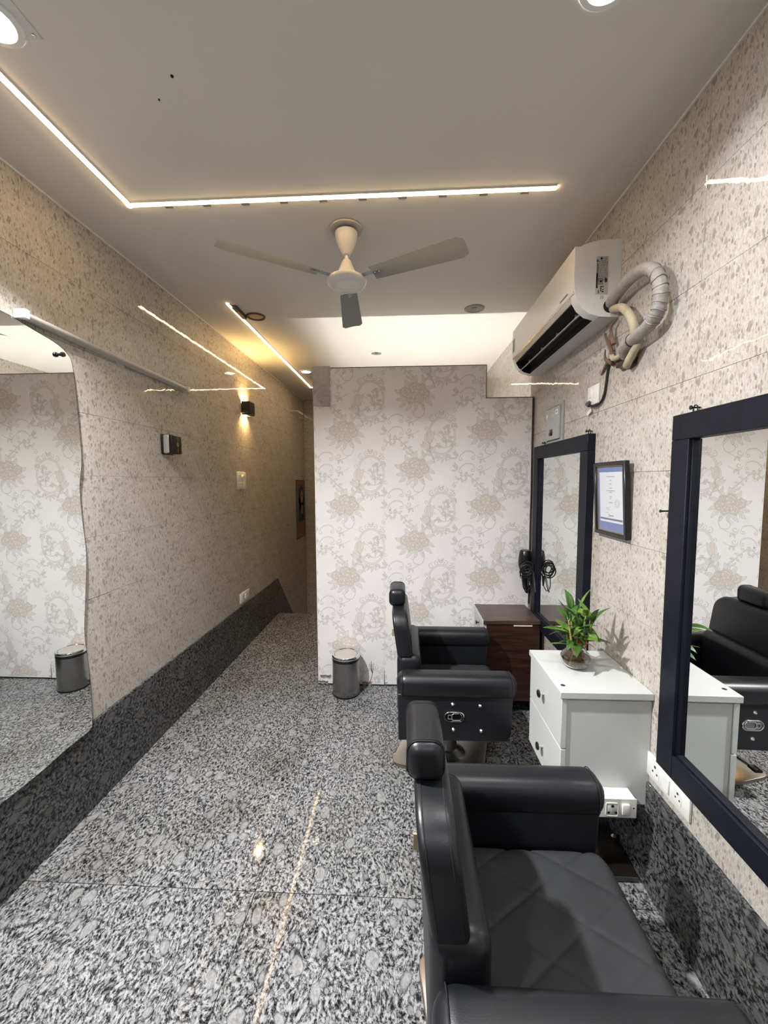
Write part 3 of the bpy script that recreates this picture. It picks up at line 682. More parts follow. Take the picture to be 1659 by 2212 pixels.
# fan
fan = thing('ceiling_fan', 'cream three-blade ceiling fan hanging before the partition', 'fan', (-0.281, 2.055, H))
part('ceiling_rose', plain('rose_plate', (0.52, 0.49, 0.44), 0.5), fan, lambda bm: lathe(bm, [(0.03, -0.0005), (0.074, -0.0005), (0.080, -0.004), (0.078, -0.010), (0.03, -0.012)], 40))
part('shackle', BLACKM, fan, lambda bm: lathe(bm, [(0.03, -0.012), (0.03, -0.035), (0, -0.035)], 20, cap=False))
part('canopy', FANW, fan, lambda bm: lathe(bm, [(0.046, -0.022), (0.054, -0.022), (0.055, -0.030), (0.053, -0.045), (0.0505, -0.050), (0.050, -0.058), (0.040, -0.085), (0.030, -0.105), (0.021, -0.118), (0.019, -0.126), (0.012, -0.130)], 36, cap=False))
part('down_rod', FANW, fan, lambda bm: lathe(bm, [(0.0105, -0.03), (0.0105, -0.17)], 16))
part('lower_canopy', FANW, fan, lambda bm: lathe(bm, [(0.012, -0.146), (0.018, -0.150), (0.026, -0.165), (0.036, -0.19), (0.047, -0.212), (0.056, -0.226), (0.054, -0.229), (0, -0.229)], 36, cap=False))
part('motor_gap', BLACKM, fan, lambda bm: lathe(bm, [(0, -0.228), (0.058, -0.228), (0.086, -0.238), (0.086, -0.246), (0, -0.246)], 36, cap=False))
part('motor_housing', FANW, fan, lambda bm: lathe(bm, [(0.05, -0.236), (0.088, -0.238), (0.0965, -0.244), (0.098, -0.252), (0.0955, -0.260), (0.082, -0.272), (0.076, -0.2735), (0.0735, -0.2715), (0.071, -0.2735), (0.045, -0.279), (0, -0.281)], 48, cap=False))
for k in range(3):
    a = radians(-25.5+120*k)
    M = Matrix.Rotation(a, 4, 'Z')
    def blade(bm, M=M):
        n = 16; top = []; 
        for i in range(n+1):
            t = i/n; x = 0.145+0.46*t; wv = 0.044+0.020*t; 
            if t > 0.93: wv *= 1-((t-0.93)/0.07)**2*0.30
            row = []
            for j in range(7):
                s = j/6*2-1; row.append(M @ Vector((x, s*wv, -0.247-0.16*s*wv*1.2-0.004*s*s+0.006)))
            top.append([bm.verts.new(p) for p in row])
        for i in range(n):
            for j in range(6): bm.faces.new((top[i][j], top[i+1][j], top[i+1][j+1], top[i][j+1]))
        bmesh.ops.solidify(bm, geom=bm.faces[:], thickness=0.0016)
    bl_ = part('blade', FANB, fan, blade)
    part('blade_bracket', FANB, bl_, lambda bm: box(bm, 0.075, 0.195, -0.016, 0.016, -0.2405, -0.2375, 0.001, 1, M))
    for q in (0.160, 0.182): part('bracket_screw', CHROME, bl_, lambda bm: lathe(bm, [(0, -0.2455), (0.004, -0.2445), (0.004, -0.2405)], 8, M @ Matrix.Translation((q, 0, 0)), False))

# ================================================================== LEFT WALL THINGS
# frameless wavy mirror on studs
mt = thing('wavy_mirror', 'tall frameless mirror with wavy cut edge on left wall', 'mirror', (XL, 1.15, 0.4))
R_ = [(1.35, 2.255), (1.509, 2.246), (1.62, 2.228), (1.726, 2.209), (1.785, 2.182), (1.812, 2.136), (1.826, 1.95), (1.831, 1.714), (1.810, 1.584), (1.813, 1.431), (1.823, 1.252), (1.80, 1.034), (1.784, 0.881), (1.797, 0.691), (1.797, 0.45), (1.78, 0.408), (1.72, 0.404), (1.62, 0.402), (1.50, 0.393), (1.362, 0.394), (1.15, 0.40)]
half = [(y-1.15, z-0.4) for y, z in R_]
out = half + [(-y, z) for y, z in half[::-1][1:]]
curve = crom([(y, z, 0) for y, z in out], 6, True)
MX = 0.020
part('mirror_back', plain('mirror_edge', (0.02, 0.03, 0.025), 0.3), mt, lambda bm: prism(bm, [(p.x, p.y) for p in curve], MX-0.0045, MX, 'YZ'), smooth=False)
part('mirror_face', MIRROR, mt, lambda bm: prism(bm, [(p.x*0.9955, (p.y-0.9)*0.9970+0.9) for p in curve], MX, MX+0.0006, 'YZ'), smooth=False)
for y, z in ((1.741, 2.162), (1.694, 0.500), (0.56, 2.162), (0.606, 0.500)):
    part('stud', BLACKP if z > 1 else CHROME, mt, lambda bm: lathe(bm, [(0.006, 0), (0.006, MX+0.012), (0.010, MX+0.012), (0.011, MX+0.018), (0.009, MX+0.024), (0, MX+0.025)], 18, Matrix.Translation((0, y-1.15, z-0.4)) @ Matrix.Rotation(pi/2, 4, 'Y')))
# tube batten
bt = thing('tube_batten', 'unlit white tube light batten fixed above the wavy mirror', 'tube light', (XL, 2.17, 2.2525))
Mb = Matrix.Rotation(-0.0205, 4, 'X')
part('body', plain('batten_body', (0.62, 0.60, 0.58), 0.4), bt, lambda bm: box(bm, 0.001, 0.028, -0.60, 0.60, -0.012, 0.016, 0.003, 2, Mb))
part('tube', plain('unlit_tube', (0.50, 0.485, 0.465), 0.3), bt, lambda bm: tube(bm, [Mb @ Vector((0.033, y, 0.0)) for y in (-0.585, 0.585)], 0.0125, 14))
for s in (-1, 1): part('end_cap', WHITEP, bt, lambda bm: box(bm, 0.001, 0.050, s*0.60-0.012, s*0.60+0.012, -0.017, 0.019, 0.003, 2, Mb))
tag(part('round_junction_cover', plain('pale_cover', (0.55, 0.52, 0.48), 0.5), None, lambda bm: lathe(bm, [(0, 0.004), (0.036, 0.004), (0.038, 0.0003), (0, 0.0003)], 28, Matrix.Translation((XL, 2.155, 2.253)) @ Matrix.Rotation(pi/2, 4, 'Y'), False)), 'pale round cover half hidden behind the tube batten', 'cover')
# black dispenser
d = thing('wall_dispenser', 'small black wall box with silver side on left tiles', 'dispenser', (XL, 2.552, 1.84))
part('back_plate', BLACKP, d, lambda bm: box(bm, 0.0005, 0.012, -0.066, 0.060, -0.064, 0.066, 0.006, 3))
part('silver_body', plain('silver_plastic', (0.50, 0.50, 0.50), 0.3, metal=0.4), d, lambda bm: box(bm, 0.010, 0.055, -0.060, 0.040, -0.058, 0.060, 0.010, 3))
part('front_cover', BLACKP, d, lambda bm: box(bm, 0.026, 0.075, -0.058, 0.050, -0.060, 0.060, 0.010, 3))
part('emblem', GREYP, d, lambda bm: lathe(bm, [(0.007, 0.0752), (0.009, 0.0757), (0.011, 0.0752)], 18, Matrix.Rotation(pi/2, 4, 'Y'), False))
part('seam', GREYP, d, lambda bm: box(bm, 0.0748, 0.0754, 0.0015, 0.0025, -0.055, 0.055))
# sconce
s_ = thing('wall_sconce', 'square black up and down wall light glowing amber', 'wall light', (XL, 3.845, 2.295))
part('housing', BLACKP, s_, lambda bm: [box(bm, 0.0005, 0.085, -0.062, 0.062, -0.045, 0.045, 0.002, 1)])
for sgn in (1, -1):
    for yy in (-0.035, 0, 0.035):
        part('lens', SCONM, s_, lambda bm: lathe(bm, [(0, 0), (0.011, 0), (0.011, 0.0012), (0, 0.0014)] if sgn > 0 else [(0, -0.0014), (0.011, -0.0012), (0.011, 0), (0, 0)], 14, Matrix.Translation((0.020, yy, sgn*0.0452)), False))
    for yy in (-0.058, -0.0175, 0.0175, 0.058): part('fin', BLACKP, s_, lambda bm: box(bm, 0.002, 0.08, yy-0.001, yy+0.001, min(sgn*0.0453, sgn*0.062), max(sgn*0.0453, sgn*0.062)))
    part('visor', BLACKP, s_, lambda bm: box(bm, 0.036, 0.084, -0.060, 0.060, min(sgn*0.0453, sgn*0.060), max(sgn*0.0453, sgn*0.060)))
def plate(name, label, cat, loc, wy, hz, items, side=1, group=None):
    """switch plate on a side wall; side=+1 left wall (faces +x), -1 right wall; local y along the wall"""
    t = thing(name, label, cat, loc, 0 if side > 0 else pi, group)
    part('plate', WHITEP, t, lambda bm: box(bm, 0.0004, 0.010, -wy/2, wy/2, -hz/2, hz/2, 0.003, 2))
    for it in items:
        k = it[0]
        if k == 'rocker':
            _, y, z, wy_, hz_ = it; part('rocker_switch', LABELLT, t, lambda bm: box(bm, 0.009, 0.0155, y-wy_/2, y+wy_/2, z-hz_/2, z+hz_/2, 0.0015, 1))
        elif k == 'socket':
            _, y, z, s = it; so = part('socket_face', LABELLT, t, lambda bm: box(bm, 0.009, 0.0112, y-s*0.62, y+s*0.62, z-s*0.75, z+s*0.75, 0.001, 1))
            for dy, dz, rr2 in ((0, 0.42, 0.15), (-0.34, -0.2, 0.11), (0.34, -0.2, 0.11)):
                part('pin_hole', BLACKM, so, lambda bm: lathe(bm, [(0, 0.0118), (rr2*s, 0.0117), (rr2*s, 0.0108)], 12, Matrix.Translation((0, y+dy*s, z+dz*s)) @ Matrix.Rotation(pi/2, 4, 'Y'), False))
        elif k == 'knob':
            _, y, z, r = it; part('regulator_knob', WHITEP, t, lambda bm: lathe(bm, [(r, 0.009), (r, 0.022), (r*0.8, 0.026), (0, 0.026)], 18, Matrix.Translation((0, y, z)) @ Matrix.Rotation(pi/2, 4, 'Y'), False))
    return t
plate('switch_plate', 'white switch plate with fan regulator knob on left wall', 'switch', (XL, 3.718, 1.612), 0.205, 0.160, [('rocker', -0.045, 0.03, 0.04, 0.05), ('knob', 0.02, 0.03, 0.022), ('rocker', -0.06, -0.04, 0.03, 0.045), ('rocker', -0.02, -0.04, 0.03, 0.045), ('rocker', 0.02, -0.04, 0.03, 0.045), ('rocker', 0.06, -0.04, 0.03, 0.045)])
plate('power_socket', 'white socket plate low on left wall above skirting', 'socket', (XL, 3.715, 0.502), 0.215, 0.092, [('socket', -0.045, 0.0, 0.036), ('rocker', 0.01, 0, 0.03, 0.045), ('socket', 0.065, 0, 0.03)])
# portrait poster at the end of the passage
po = thing('poster', 'narrow orange and blue portrait poster at end of left wall', 'poster', (XL, 5.89, 0.76))
part('sheet', POSTERBR, po, lambda bm: box(bm, 0.0005, 0.003, -0.26, 0.26, 0.0, 0.86))
part('picture', POSTERBL, po, lambda bm: box(bm, 0.003, 0.0036, -0.235, 0.245, 0.245, 0.80))
def blob(bm, cy, cz, a, b, x0, x1, n=20): prism(bm, [(cy+a*cos(2*pi*i/n), cz+b*sin(2*pi*i/n)) for i in range(n)], x0, x1, 'YZ')
part('printed_hair', HAIR, po, lambda bm: [blob(bm, 0.03, 0.60, 0.15, 0.18, 0.0036, 0.0040), prism(bm, [(-0.12, 0.25), (0.20, 0.25), (0.19, 0.6), (-0.11, 0.6)], 0.0036, 0.0040, 'YZ')], smooth=False)
part('printed_face', SKIN, po, lambda bm: [blob(bm, 0.06, 0.60, 0.075, 0.115, 0.0040, 0.0043), prism(bm, [(0.02, 0.36), (0.10, 0.36), (0.10, 0.52), (0.02, 0.52)], 0.0040, 0.0043, 'YZ')], smooth=False)
for cy_, cz_, nm_ in ((0.03, 0.625, 'printed_eye'), (0.09, 0.625, 'printed_eye'), (0.06, 0.545, 'printed_mouth')): part(nm_, HAIR, po, lambda bm: blob(bm, cy_, cz_, 0.017, 0.008, 0.0043, 0.0046), smooth=False)
part('caption_band', ORANGE, po, lambda bm: [box(bm, 0.003, 0.0036, -0.235, 0.245, 0.03, 0.075), box(bm, 0.003, 0.0036, -0.22, 0.20, 0.11, 0.135), box(bm, 0.003, 0.0036, -0.22, 0.20, 0.155, 0.18), box(bm, 0.003, 0.0036, -0.22, 0.15, 0.20, 0.22)])

# ================================================================== RIGHT WALL THINGS
# air conditioner : local d = distance from wall, y along wall, z up
AY0, AY1, AZ = 1.886, 2.897, 2.320
ac = thing('air_conditioner', 'white split air conditioner mounted high on right wall', 'air conditioner', (XR, 0, AZ))
PROF = [(0.0005, 0.0), (0.05, 0.0), (0.09, 0.003), (0.134, 0.016), (0.168, 0.044), (0.187, 0.076), (0.1975, 0.12), (0.200, 0.17), (0.200, 0.300), (0.190, 0.298), (0.175, 0.300), (0.14, 0.314), (0.09, 0.324), (0.02, 0.3265), (0.0005, 0.3265)]
def acprism(bm, prof, y0, y1): prism(bm, [(-d, z) for d, z in prof], y0, y1, 'XZ')
NOTCH = [(0.0005, 0.0), (0.05, 0.0), (0.092, 0.0035), (0.088, 0.045), (0.10, 0.085), (0.15, 0.095), (0.1885, 0.080), (0.1975, 0.12)]+PROF[7:]
CY0, CY1 = AY0+0.050, AY1-0.045
part('near_end_section', ACW, ac, lambda bm: acprism(bm, PROF, AY0+0.004, CY0), angle=30)
part('main_casing', ACW, ac, lambda bm: acprism(bm, NOTCH, CY0, CY1), angle=30)
part('far_end_section', ACW, ac, lambda bm: acprism(bm, PROF, CY1, AY1), angle=30)
part('end_panel', plain('end_panel_plastic', (0.80, 0.79, 0.76), 0.35, var=0.03), ac, lambda bm: acprism(bm, [(d*1.004, (z-0.16)*1.006+0.16) for d, z in PROF], AY0-0.004, AY0+0.004), angle=30)
def liner(bm):
    acprism(bm, [(0.0915, 0.0040), (0.0885, 0.045), (0.1005, 0.0845), (0.15, 0.0942), (0.1870, 0.0795), (0.1845, 0.077), (0.15, 0.091), (0.103, 0.081), (0.0915, 0.045), (0.0950, 0.0045)][::-1], CY0+0.0006, CY1-0.0006)
    for a, b in ((CY0+0.0005, CY0+0.0015), (CY1-0.0015, CY1-0.0005)): acprism(bm, [(0.092, 0.004), (0.135, 0.018), (0.168, 0.046), (0.186, 0.077), (0.15, 0.0935), (0.10, 0.083), (0.089, 0.045)][::-1], a, b)
part('outlet_cavity', BLACKM, ac, liner, smooth=False)
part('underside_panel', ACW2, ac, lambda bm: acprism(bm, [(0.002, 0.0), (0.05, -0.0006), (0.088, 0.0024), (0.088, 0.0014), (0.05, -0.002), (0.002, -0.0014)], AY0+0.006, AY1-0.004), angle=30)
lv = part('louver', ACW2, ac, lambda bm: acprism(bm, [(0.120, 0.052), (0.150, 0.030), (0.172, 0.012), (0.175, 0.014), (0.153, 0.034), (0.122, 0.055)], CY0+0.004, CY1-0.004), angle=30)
for k in range(4): part('louver_pivot', ACW2, lv, lambda bm: box(bm, -0.130, -0.120, CY0+0.1+k*0.24, CY0+0.102+k*0.24, 0.050, 0.072))
part('trim_strip', plain('champagne_trim', (0.60, 0.56, 0.50), 0.2, metal=0.6), ac, lambda bm: acprism(bm, [(0.1955, 0.108), (0.1985, 0.118), (0.1999, 0.1179), (0.197, 0.107)], AY0+0.006, AY1-0.003))
part('lower_fascia', plain('fascia_grey', (0.50, 0.47, 0.43), 0.35), ac, lambda bm: acprism(bm, [(0.1890, 0.082), (0.1955, 0.106), (0.1968, 0.1055), (0.1905, 0.0815)], CY0, CY1))
part('fascia_marking', INK, ac, lambda bm: acprism(bm, [(0.1995, 0.128), (0.2003, 0.135), (0.2008, 0.135), (0.2, 0.128)], AY0+0.07, AY0+0.16))
part('top_grille_lip', ACW, ac, lambda bm: acprism(bm, [(0.06, 0.325), (0.12, 0.318), (0.12, 0.322), (0.06, 0.3295)], AY0+0.05, AY1-0.05))
stk = part('rating_sticker', LABELG, ac, lambda bm: box(bm, -0.108, -0.056, AY0-0.0050, AY0-0.0042, 0.095, 0.256), smooth=False)
F = AY0-0.0050
FM = lambda x, z: Matrix.Translation((x, F-0.0002, z)) @ Matrix.Rotation(pi/2, 4, 'X')
part('brand_disc', INKB, stk, lambda bm: lathe(bm, [(0, 0), (0.0052, 0), (0.0052, 0.0003), (0, 0.0003)], 20, FM(-0.0865, 0.2465), False))
text_mesh('LG', 0.0125, FM(-0.070, 0.2465), 'brand_letters', INKB, stk, 0.0002)
def prints(bm):
    q = random.Random(5)
    for k in range(17):
        z = 0.238-k*0.0052; x = -0.100
        while x < -0.061:
            L = q.uniform(0.003, 0.011); box(bm, x, min(x+L, -0.059), F-0.0003, F, z-0.0008, z+0.0008); x += L+q.uniform(0.0015, 0.003)
    box(bm, -0.104, -0.101, F-0.0003, F, 0.155, 0.228); box(bm, -0.107, -0.100, F-0.0003, F, 0.122, 0.185); box(bm, -0.106, -0.101, F-0.0003, F, 0.232, 0.242)
    for (x0, x1, z0, z1) in ((-0.097, -0.078, 0.138, 0.140), (-0.097, -0.078, 0.160, 0.162), (-0.097, -0.095, 0.138, 0.162), (-0.08, -0.078, 0.138, 0.162), (-0.070, -0.060, 0.146, 0.160), (-0.068, -0.062, 0.160, 0.166), (-0.088, -0.074, 0.126, 0.130), (-0.088, -0.084, 0.108, 0.128), (-0.080, -0.074, 0.114, 0.118), (-0.082, -0.074, 0.104, 0.110), (-0.098, -0.094, 0.100, 0.112), (-0.092, -0.082, 0.145, 0.156)):
        box(bm, x0, x1, F-0.0003, F, z0, z1)
part('sticker_print', INKB, stk, prints, smooth=False)
part('screw_mark', INK, ac, lambda bm: [box(bm, -0.0855, -0.0735, AY0-0.0045, AY0-0.004, z, z+0.0014) for z in (0.077, 0.083, 0.089)]+[box(bm, -0.085, -0.0835, AY0-0.0045, AY0-0.004, 0.077, 0.090), box(bm, -0.0755, -0.074, AY0-0.0045, AY0-0.004, 0.077, 0.086)], smooth=False)
part('energy_label', GREENL, ac, lambda bm: acprism(bm, [(0.1990, 0.155), (0.1998, 0.24), (0.2008, 0.24), (0.2008, 0.155)], AY1-0.055, AY1-0.006))
part('pipe_knockout', BLACKM, ac, lambda bm: lathe(bm, [(0, 0), (0.029, 0), (0.029, 0.0012), (0, 0.0012)], 24, Matrix.Translation((-0.043, AY0-0.0042, 0.045)) @ Matrix.Rotation(pi/2, 4, 'X'), False))
# wrapped pipe loop
pl = thing('pipe_loop', 'grey taped refrigerant pipe looping beside air conditioner', 'pipe', (XR, 1.7, 2.15))
L_ = lambda pts: [(x-XR, y-1.7, z-2.15) for x, y, z in pts]
pth = crom(L_([(0.912, 1.8805, 2.375), (0.908, 1.855, 2.380), (0.902, 1.773, 2.392), (0.90, 1.684, 2.397), (0.90, 1.605, 2.383), (0.90, 1.54, 2.335), (0.90, 1.510, 2.265), (0.90, 1.513, 2.205), (0.90, 1.55, 2.172), (0.903, 1.611, 2.160), (0.905, 1.688, 2.153), (0.913, 1.755, 2.142), (0.94, 1.79, 2.125)]), 10)
part('taped_pipe', PIPE, pl, lambda bm: tube(bm, pth, lambda i: 0.0235+0.0013*sin(i*1.9)*(1 if 40 < i < 85 else 0.3), 16))
for k in range(9):
    i = 47+k*4; c = pth[i]; tdir = (pth[i+1]-pth[i-1]).normalized(); q = tdir.to_track_quat('Z', 'Y').to_matrix().to_4x4()
    part('tape_wrinkle', PIPE, pl, lambda bm: tube(bm, [Matrix.Translation(c) @ q @ Vector((0.0242*cos(a), 0.0242*sin(a), 0.004*sin(a*2+k))) for a in [2*pi*m/20 for m in range(20)]], 0.0018, 6, True))
p2 = crom(L_([(0.920, 1.8805, 2.350), (0.915, 1.845, 2.340), (0.908, 1.77, 2.310), (0.905, 1.71, 2.255), (0.912, 1.69, 2.205), (0.925, 1.70, 2.16), (0.930, 1.72, 2.125), (0.945, 1.75, 2.10)]), 8)
part('cream_pipe', PIPE2, pl, lambda bm: tube(bm, p2, 0.0165, 14))
part('pipe_tail', PIPE2, pl, lambda bm: tube(bm, crom(L_([(0.925, 1.66, 2.145), (0.918, 1.69, 2.115), (0.917, 1.725, 2.085), (0.925, 1.755, 2.073)]), 6), 0.0155, 14))
part('binding', CABLE, pl, lambda bm: tube(bm, L_([(0.905+0.0248*cos(a), 1.69+0.002*cos(a), 2.153+0.0248*sin(a)) for a in [2*pi*m/24 for m in range(24)]]), 0.002, 6, True))
part('cable_end', PIPE2, pl, lambda bm: tube(bm, crom(L_([(0.925, 1.77, 2.135), (0.925, 1.83, 2.128), (0.93, 1.88, 2.138), (0.935, 1.90, 2.155)]), 6), 0.011, 10))
# broken hole
q = random.Random(9)
def mort(bm):
    o = [(1.90, 2.125), (1.865, 2.150), (1.80, 2.150), (1.745, 2.125), (1.722, 2.085), (1.745, 2.062), (1.80, 2.066), (1.835, 2.07), (1.86, 2.09), (1.895, 2.10)]
    C0 = bm.verts.new((-0.012, 1.81-1.7, 2.108-2.15)); rings = []
    for f, dx in ((0.4, -0.010), (0.75, -0.007), (1.0, -0.0006)):
        rings.append([bm.verts.new((dx+q.uniform(-0.003, 0), 1.81+(y-1.81)*f*q.uniform(0.93, 1.06)-1.7, 2.108+(z-2.108)*f*q.uniform(0.93, 1.06)-2.15)) for y, z in [(p.x, p.y) for p in crom([(a, b, 0) for a, b in o], 4, True)]])
    n = len(rings[0])
    for i in range(n): bm.faces.new((C0, rings[0][i], rings[0][(i+1) % n]))
    for a, b in zip(rings, rings[1:]):
        for i in range(n): bm.faces.new((a[i], b[i], b[(i+1) % n], a[(i+1) % n]))
ho = thing('broken_wall_hole', 'broken dark mortar hole in tiles under the pipe loop', 'hole', (XR, 1.7, 2.15))
part('mortar', MORTAR, ho, mort, smooth=False)
for k, P in enumerate(([(0.935, 1.89, 2.13), (0.93, 1.91, 2.21), (0.93, 1.90, 2.26)], [(0.94, 1.90, 2.12), (0.935, 1.96, 2.16), (0.93, 1.955, 2.20)], [(0.94, 1.90, 2.16), (0.93, 1.955, 2.26), (0.94, 1.97, 2.275)], [(0.945, 1.95, 2.15), (0.944, 1.99, 2.12), (0.946, 2.02, 2.10)], [(0.93, 1.88, 2.20), (0.925, 1.90, 2.275), (0.93, 1.86, 2.30)])):
    n = len(P)*6; part('torn_tape', DUST, ho, lambda bm: tube(bm, crom(L_(P), 6), lambda i: 0.009*(1-i/14)+0.0012, 6))
tag(part('supply_cable', CABLE, None, lambda bm: tube(bm, crom([(0.938, 1.90, 2.155), (0.943, 1.931, 2.148), (0.945, 1.953, 2.106), (0.945, 1.966, 2.046), (0.944, 1.979, 1.998), (0.942, 2.013, 1.968), (0.935, 2.06, 1.962), (0.930, 2.10, 1.975)], 8), 0.0058, 8)), 'black power cable hanging from hole to air conditioner socket', 'cable')
acs = plate('cooler_socket', 'grubby white socket plate under the air conditioner pipe', 'socket', (XR, 2.092, 2.022), 0.112, 0.094, [('rocker', -0.022, 0.012, 0.03, 0.045)], -1)
part('plug_box', WHITEP, acs, lambda bm: box(bm, 0.009, 0.013, -0.044, -0.002, -0.032, 0.034, 0.002, 1))
part('burnt_plug', plain('burnt_plastic', (0.09, 0.06, 0.05), 0.7), acs, lambda bm: tube(bm, crom([(0.012, -0.02, -0.03), (0.026, -0.022, -0.040), (0.022, -0.008, -0.05)], 5), 0.009, 8))
part('torn_sticker', LABELLT, acs, lambda bm: box(bm, 0.012, 0.014, -0.075, -0.03, -0.075, -0.055, 0, 1, Matrix.Rotation(0.35, 4, 'X')))
# distribution board
db = thing('distribution_board', 'grey metal breaker box above the far mirror', 'breaker box', (XR, 2.60, 1.953), pi)
part('backing', GREYP, db, lambda bm: box(bm, 0.0004, 0.012, -0.135, 0.135, -0.118, 0.118, 0.002, 1))
dd = part('door', plain('door_grey', (0.40, 0.41, 0.40), 0.35), db, lambda bm: box(bm, 0.0125, 0.018, -0.115, 0.088, -0.100, 0.100, 0.002, 1))
part('door_shadow_gap', BLACKM, db, lambda bm: box(bm, 0.0119, 0.0128, -0.119, 0.092, -0.104, 0.104))
part('hinge_strip', GREYP, db, lambda bm: box(bm, 0.012, 0.020, 0.095, 0.108, -0.10, 0.10, 0.002, 1))
part('sticker', LABELLT, dd, lambda bm: box(bm, 0.0181, 0.0186, 0.035, 0.075, 0.050, 0.080)); part('sticker_mark', INKB, dd, lambda bm: box(bm, 0.0186, 0.0189, 0.05, 0.06, 0.06, 0.07))
part('label_plate', plain('pale_strip', (0.5, 0.5, 0.48), 0.4), dd, lambda bm: box(bm, 0.0181, 0.0186, -0.035, 0.015, 0.046, 0.062))
part('latch', LABELLT, dd, lambda bm: box(bm, 0.018, 0.024, -0.105, -0.092, 0.045, 0.07, 0.001, 1))
part('breaker_window', REDSW, dd, lambda bm: box(bm, 0.0181, 0.0195, -0.055, -0.008, -0.072, -0.032, 0.001, 1)); part('breaker_toggle', BLACKP, dd, lambda bm: box(bm, 0.0195, 0.026, -0.050, -0.014, -0.070, -0.052, 0.001, 1))

# wood framed mirrors
def framed_mirror(label, y0, y1, z0, z1, hooks, rot=0.0):
    cy = (y0+y1)/2; t = thing('framed_mirror', label, 'mirror', (XR, cy, z0), rot, 'black framed wall mirrors')
    W2, Hh, fwid, dep, rec = (y1-y0)/2, z1-z0, 0.083, 0.040, 0.022
    x0, x1 = -dep, -0.0008
    for s in (-1, 1):
        part('stile', FRAME, t, lambda bm: box(bm, x0, x1, min(s*W2, s*(W2-fwid)), max(s*W2, s*(W2-fwid)), 0, Hh-fwid-0.0008, 0.0015, 1))
        part('rabbet_lip', FRAME, t, lambda bm: box(bm, x0+rec*0.5, x1, min(s*(W2-fwid), s*(W2-fwid-0.006)), max(s*(W2-fwid), s*(W2-fwid-0.006)), fwid, Hh-fwid, 0.0008, 1))
    part('rail', FRAME, t, lambda bm: box(bm, x0, x1, -W2, W2, Hh-fwid, Hh, 0.0015, 1))
    part('rail', FRAME, t, lambda bm: box(bm, x0, x1, -(W2-fwid), W2-fwid, 0, fwid, 0.0015, 1))
    part('rabbet_lip', FRAME, t, lambda bm: box(bm, x0+rec*0.5, x1, -(W2-fwid), W2-fwid, fwid, fwid+0.006, 0.0008, 1))
    part('glass', MIRROR, t, lambda bm: box(bm, x0+rec, x1, -(W2-fwid)+0.001, W2-fwid-0.001, fwid, Hh-fwid), smooth=False)
    for y in hooks:
        def hook(bm):
            tube(bm, [(-0.001, y-cy, Hh+0.016), (-0.030, y-cy, Hh+0.016)], 0.0028, 8); lathe(bm, [(0, -0.033), (0.007, -0.032), (0.007, -0.029), (0, -0.029)], 12, Matrix.Translation((0, y-cy, Hh+0.016)) @ Matrix.Rotation(pi/2, 4, 'Y'), False)
            tube(bm, crom([(-0.016, y-cy-0.008, Hh-0.004), (-0.016, y-cy-0.010, Hh+0.016), (-0.016, y-cy, Hh+0.024), (-0.016, y-cy+0.010, Hh+0.016), (-0.016, y-cy+0.008, Hh-0.004)], 5), 0.002, 6)
        part('hanging_hook', BLACKM, t, hook)
    return t
framed_mirror('far black-framed mirror on right wall behind the plant', 2.062, 2.892, 0.590, 1.830, (2.744, 2.101))
framed_mirror('nearest large black-framed mirror cut by the right image edge', 0.604, 1.434, 0.575, 1.815, (1.362, 0.676), radians(-0.42))
# certificate
ce = thing('framed_certificate', 'black framed certificate with blue border between the mirrors', 'certificate', (XR-0.003, 1.850, 1.347))
ce.rotation_euler = (0, radians(-3.2), 0)
cw, ch = 0.128, 0.335
part('frame', BLACKP, ce, lambda bm: [box(bm, -0.022, 0, s*cw-0.009, s*cw+0.009, 0, ch, 0.002, 1) for s in (-1, 1)]+[box(bm, -0.0219, 0, -cw, cw, z-0.009, z+0.009, 0.002, 1) for z in (0.009, ch-0.009)])
part('gold_fillet', GOLD, ce, lambda bm: [box(bm, -0.017, -0.004, min(s*(cw-0.0092), s*(cw-0.0120)), max(s*(cw-0.0092), s*(cw-0.0120)), 0.018, ch-0.018) for s in (-1, 1)]+[box(bm, -0.0168, -0.004, -cw+0.01, cw-0.01, z0, z0+0.003) for z0 in (0.018, ch-0.021)])
part('blue_border', BLUEMAT, ce, lambda bm: box(bm, -0.011, -0.004, -cw+0.012, cw-0.012, 0.021, ch-0.021), smooth=False)
sh = part('sheet', SHEET, ce, lambda bm: box(bm, -0.0118, -0.010, -cw+0.030, cw-0.030, 0.062, ch-0.046), smooth=False)
def cprint(bm):
    # viewer's left is +y
    for z, wv in ((0.268, 0.07), (0.252, 0.016), (0.236, 0.022), (0.217, 0.026), (0.205, 0.075), (0.198, 0.02), (0.178, 0.018), (0.170, 0.010), (0.152, 0.030)): box(bm, -0.0122, -0.0118, -wv/2, wv/2, z-0.0012, z+0.0012)
    for y0, z in ((0.045, 0.125), (0.04, 0.118), (0.05, 0.104)): box(bm, -0.0122, -0.0118, y0-0.03, y0, z, z+0.0012)
    tube(bm, [(-0.0120, -0.055+0.017*cos(a), 0.150+0.017*sin(a)) for a in [2*pi*k/24 for k in range(24)]], 0.0006, 4, True); tube(bm, [(-0.0120, -0.055+0.010*cos(a), 0.150+0.010*sin(a)) for a in [2*pi*k/20 for k in range(20)]], 0.0005, 4, True)
    tube(bm, [(-0.0120, 0.018+0.0055*cos(a), 0.092+0.0055*sin(a)) for a in [0.6+1.6*pi*k/16 for k in range(17)]], 0.0012, 4); box(bm, -0.0122, -0.0118, -0.022, 0.010, 0.090, 0.094)
part('print', INK, sh, cprint, smooth=False)
part('blue_band', plain('slate_band', (0.12, 0.15, 0.22), 0.5), sh, lambda bm: box(bm, -0.0122, -0.0117, -cw+0.032, cw-0.032, 0.072, 0.080), smooth=False)
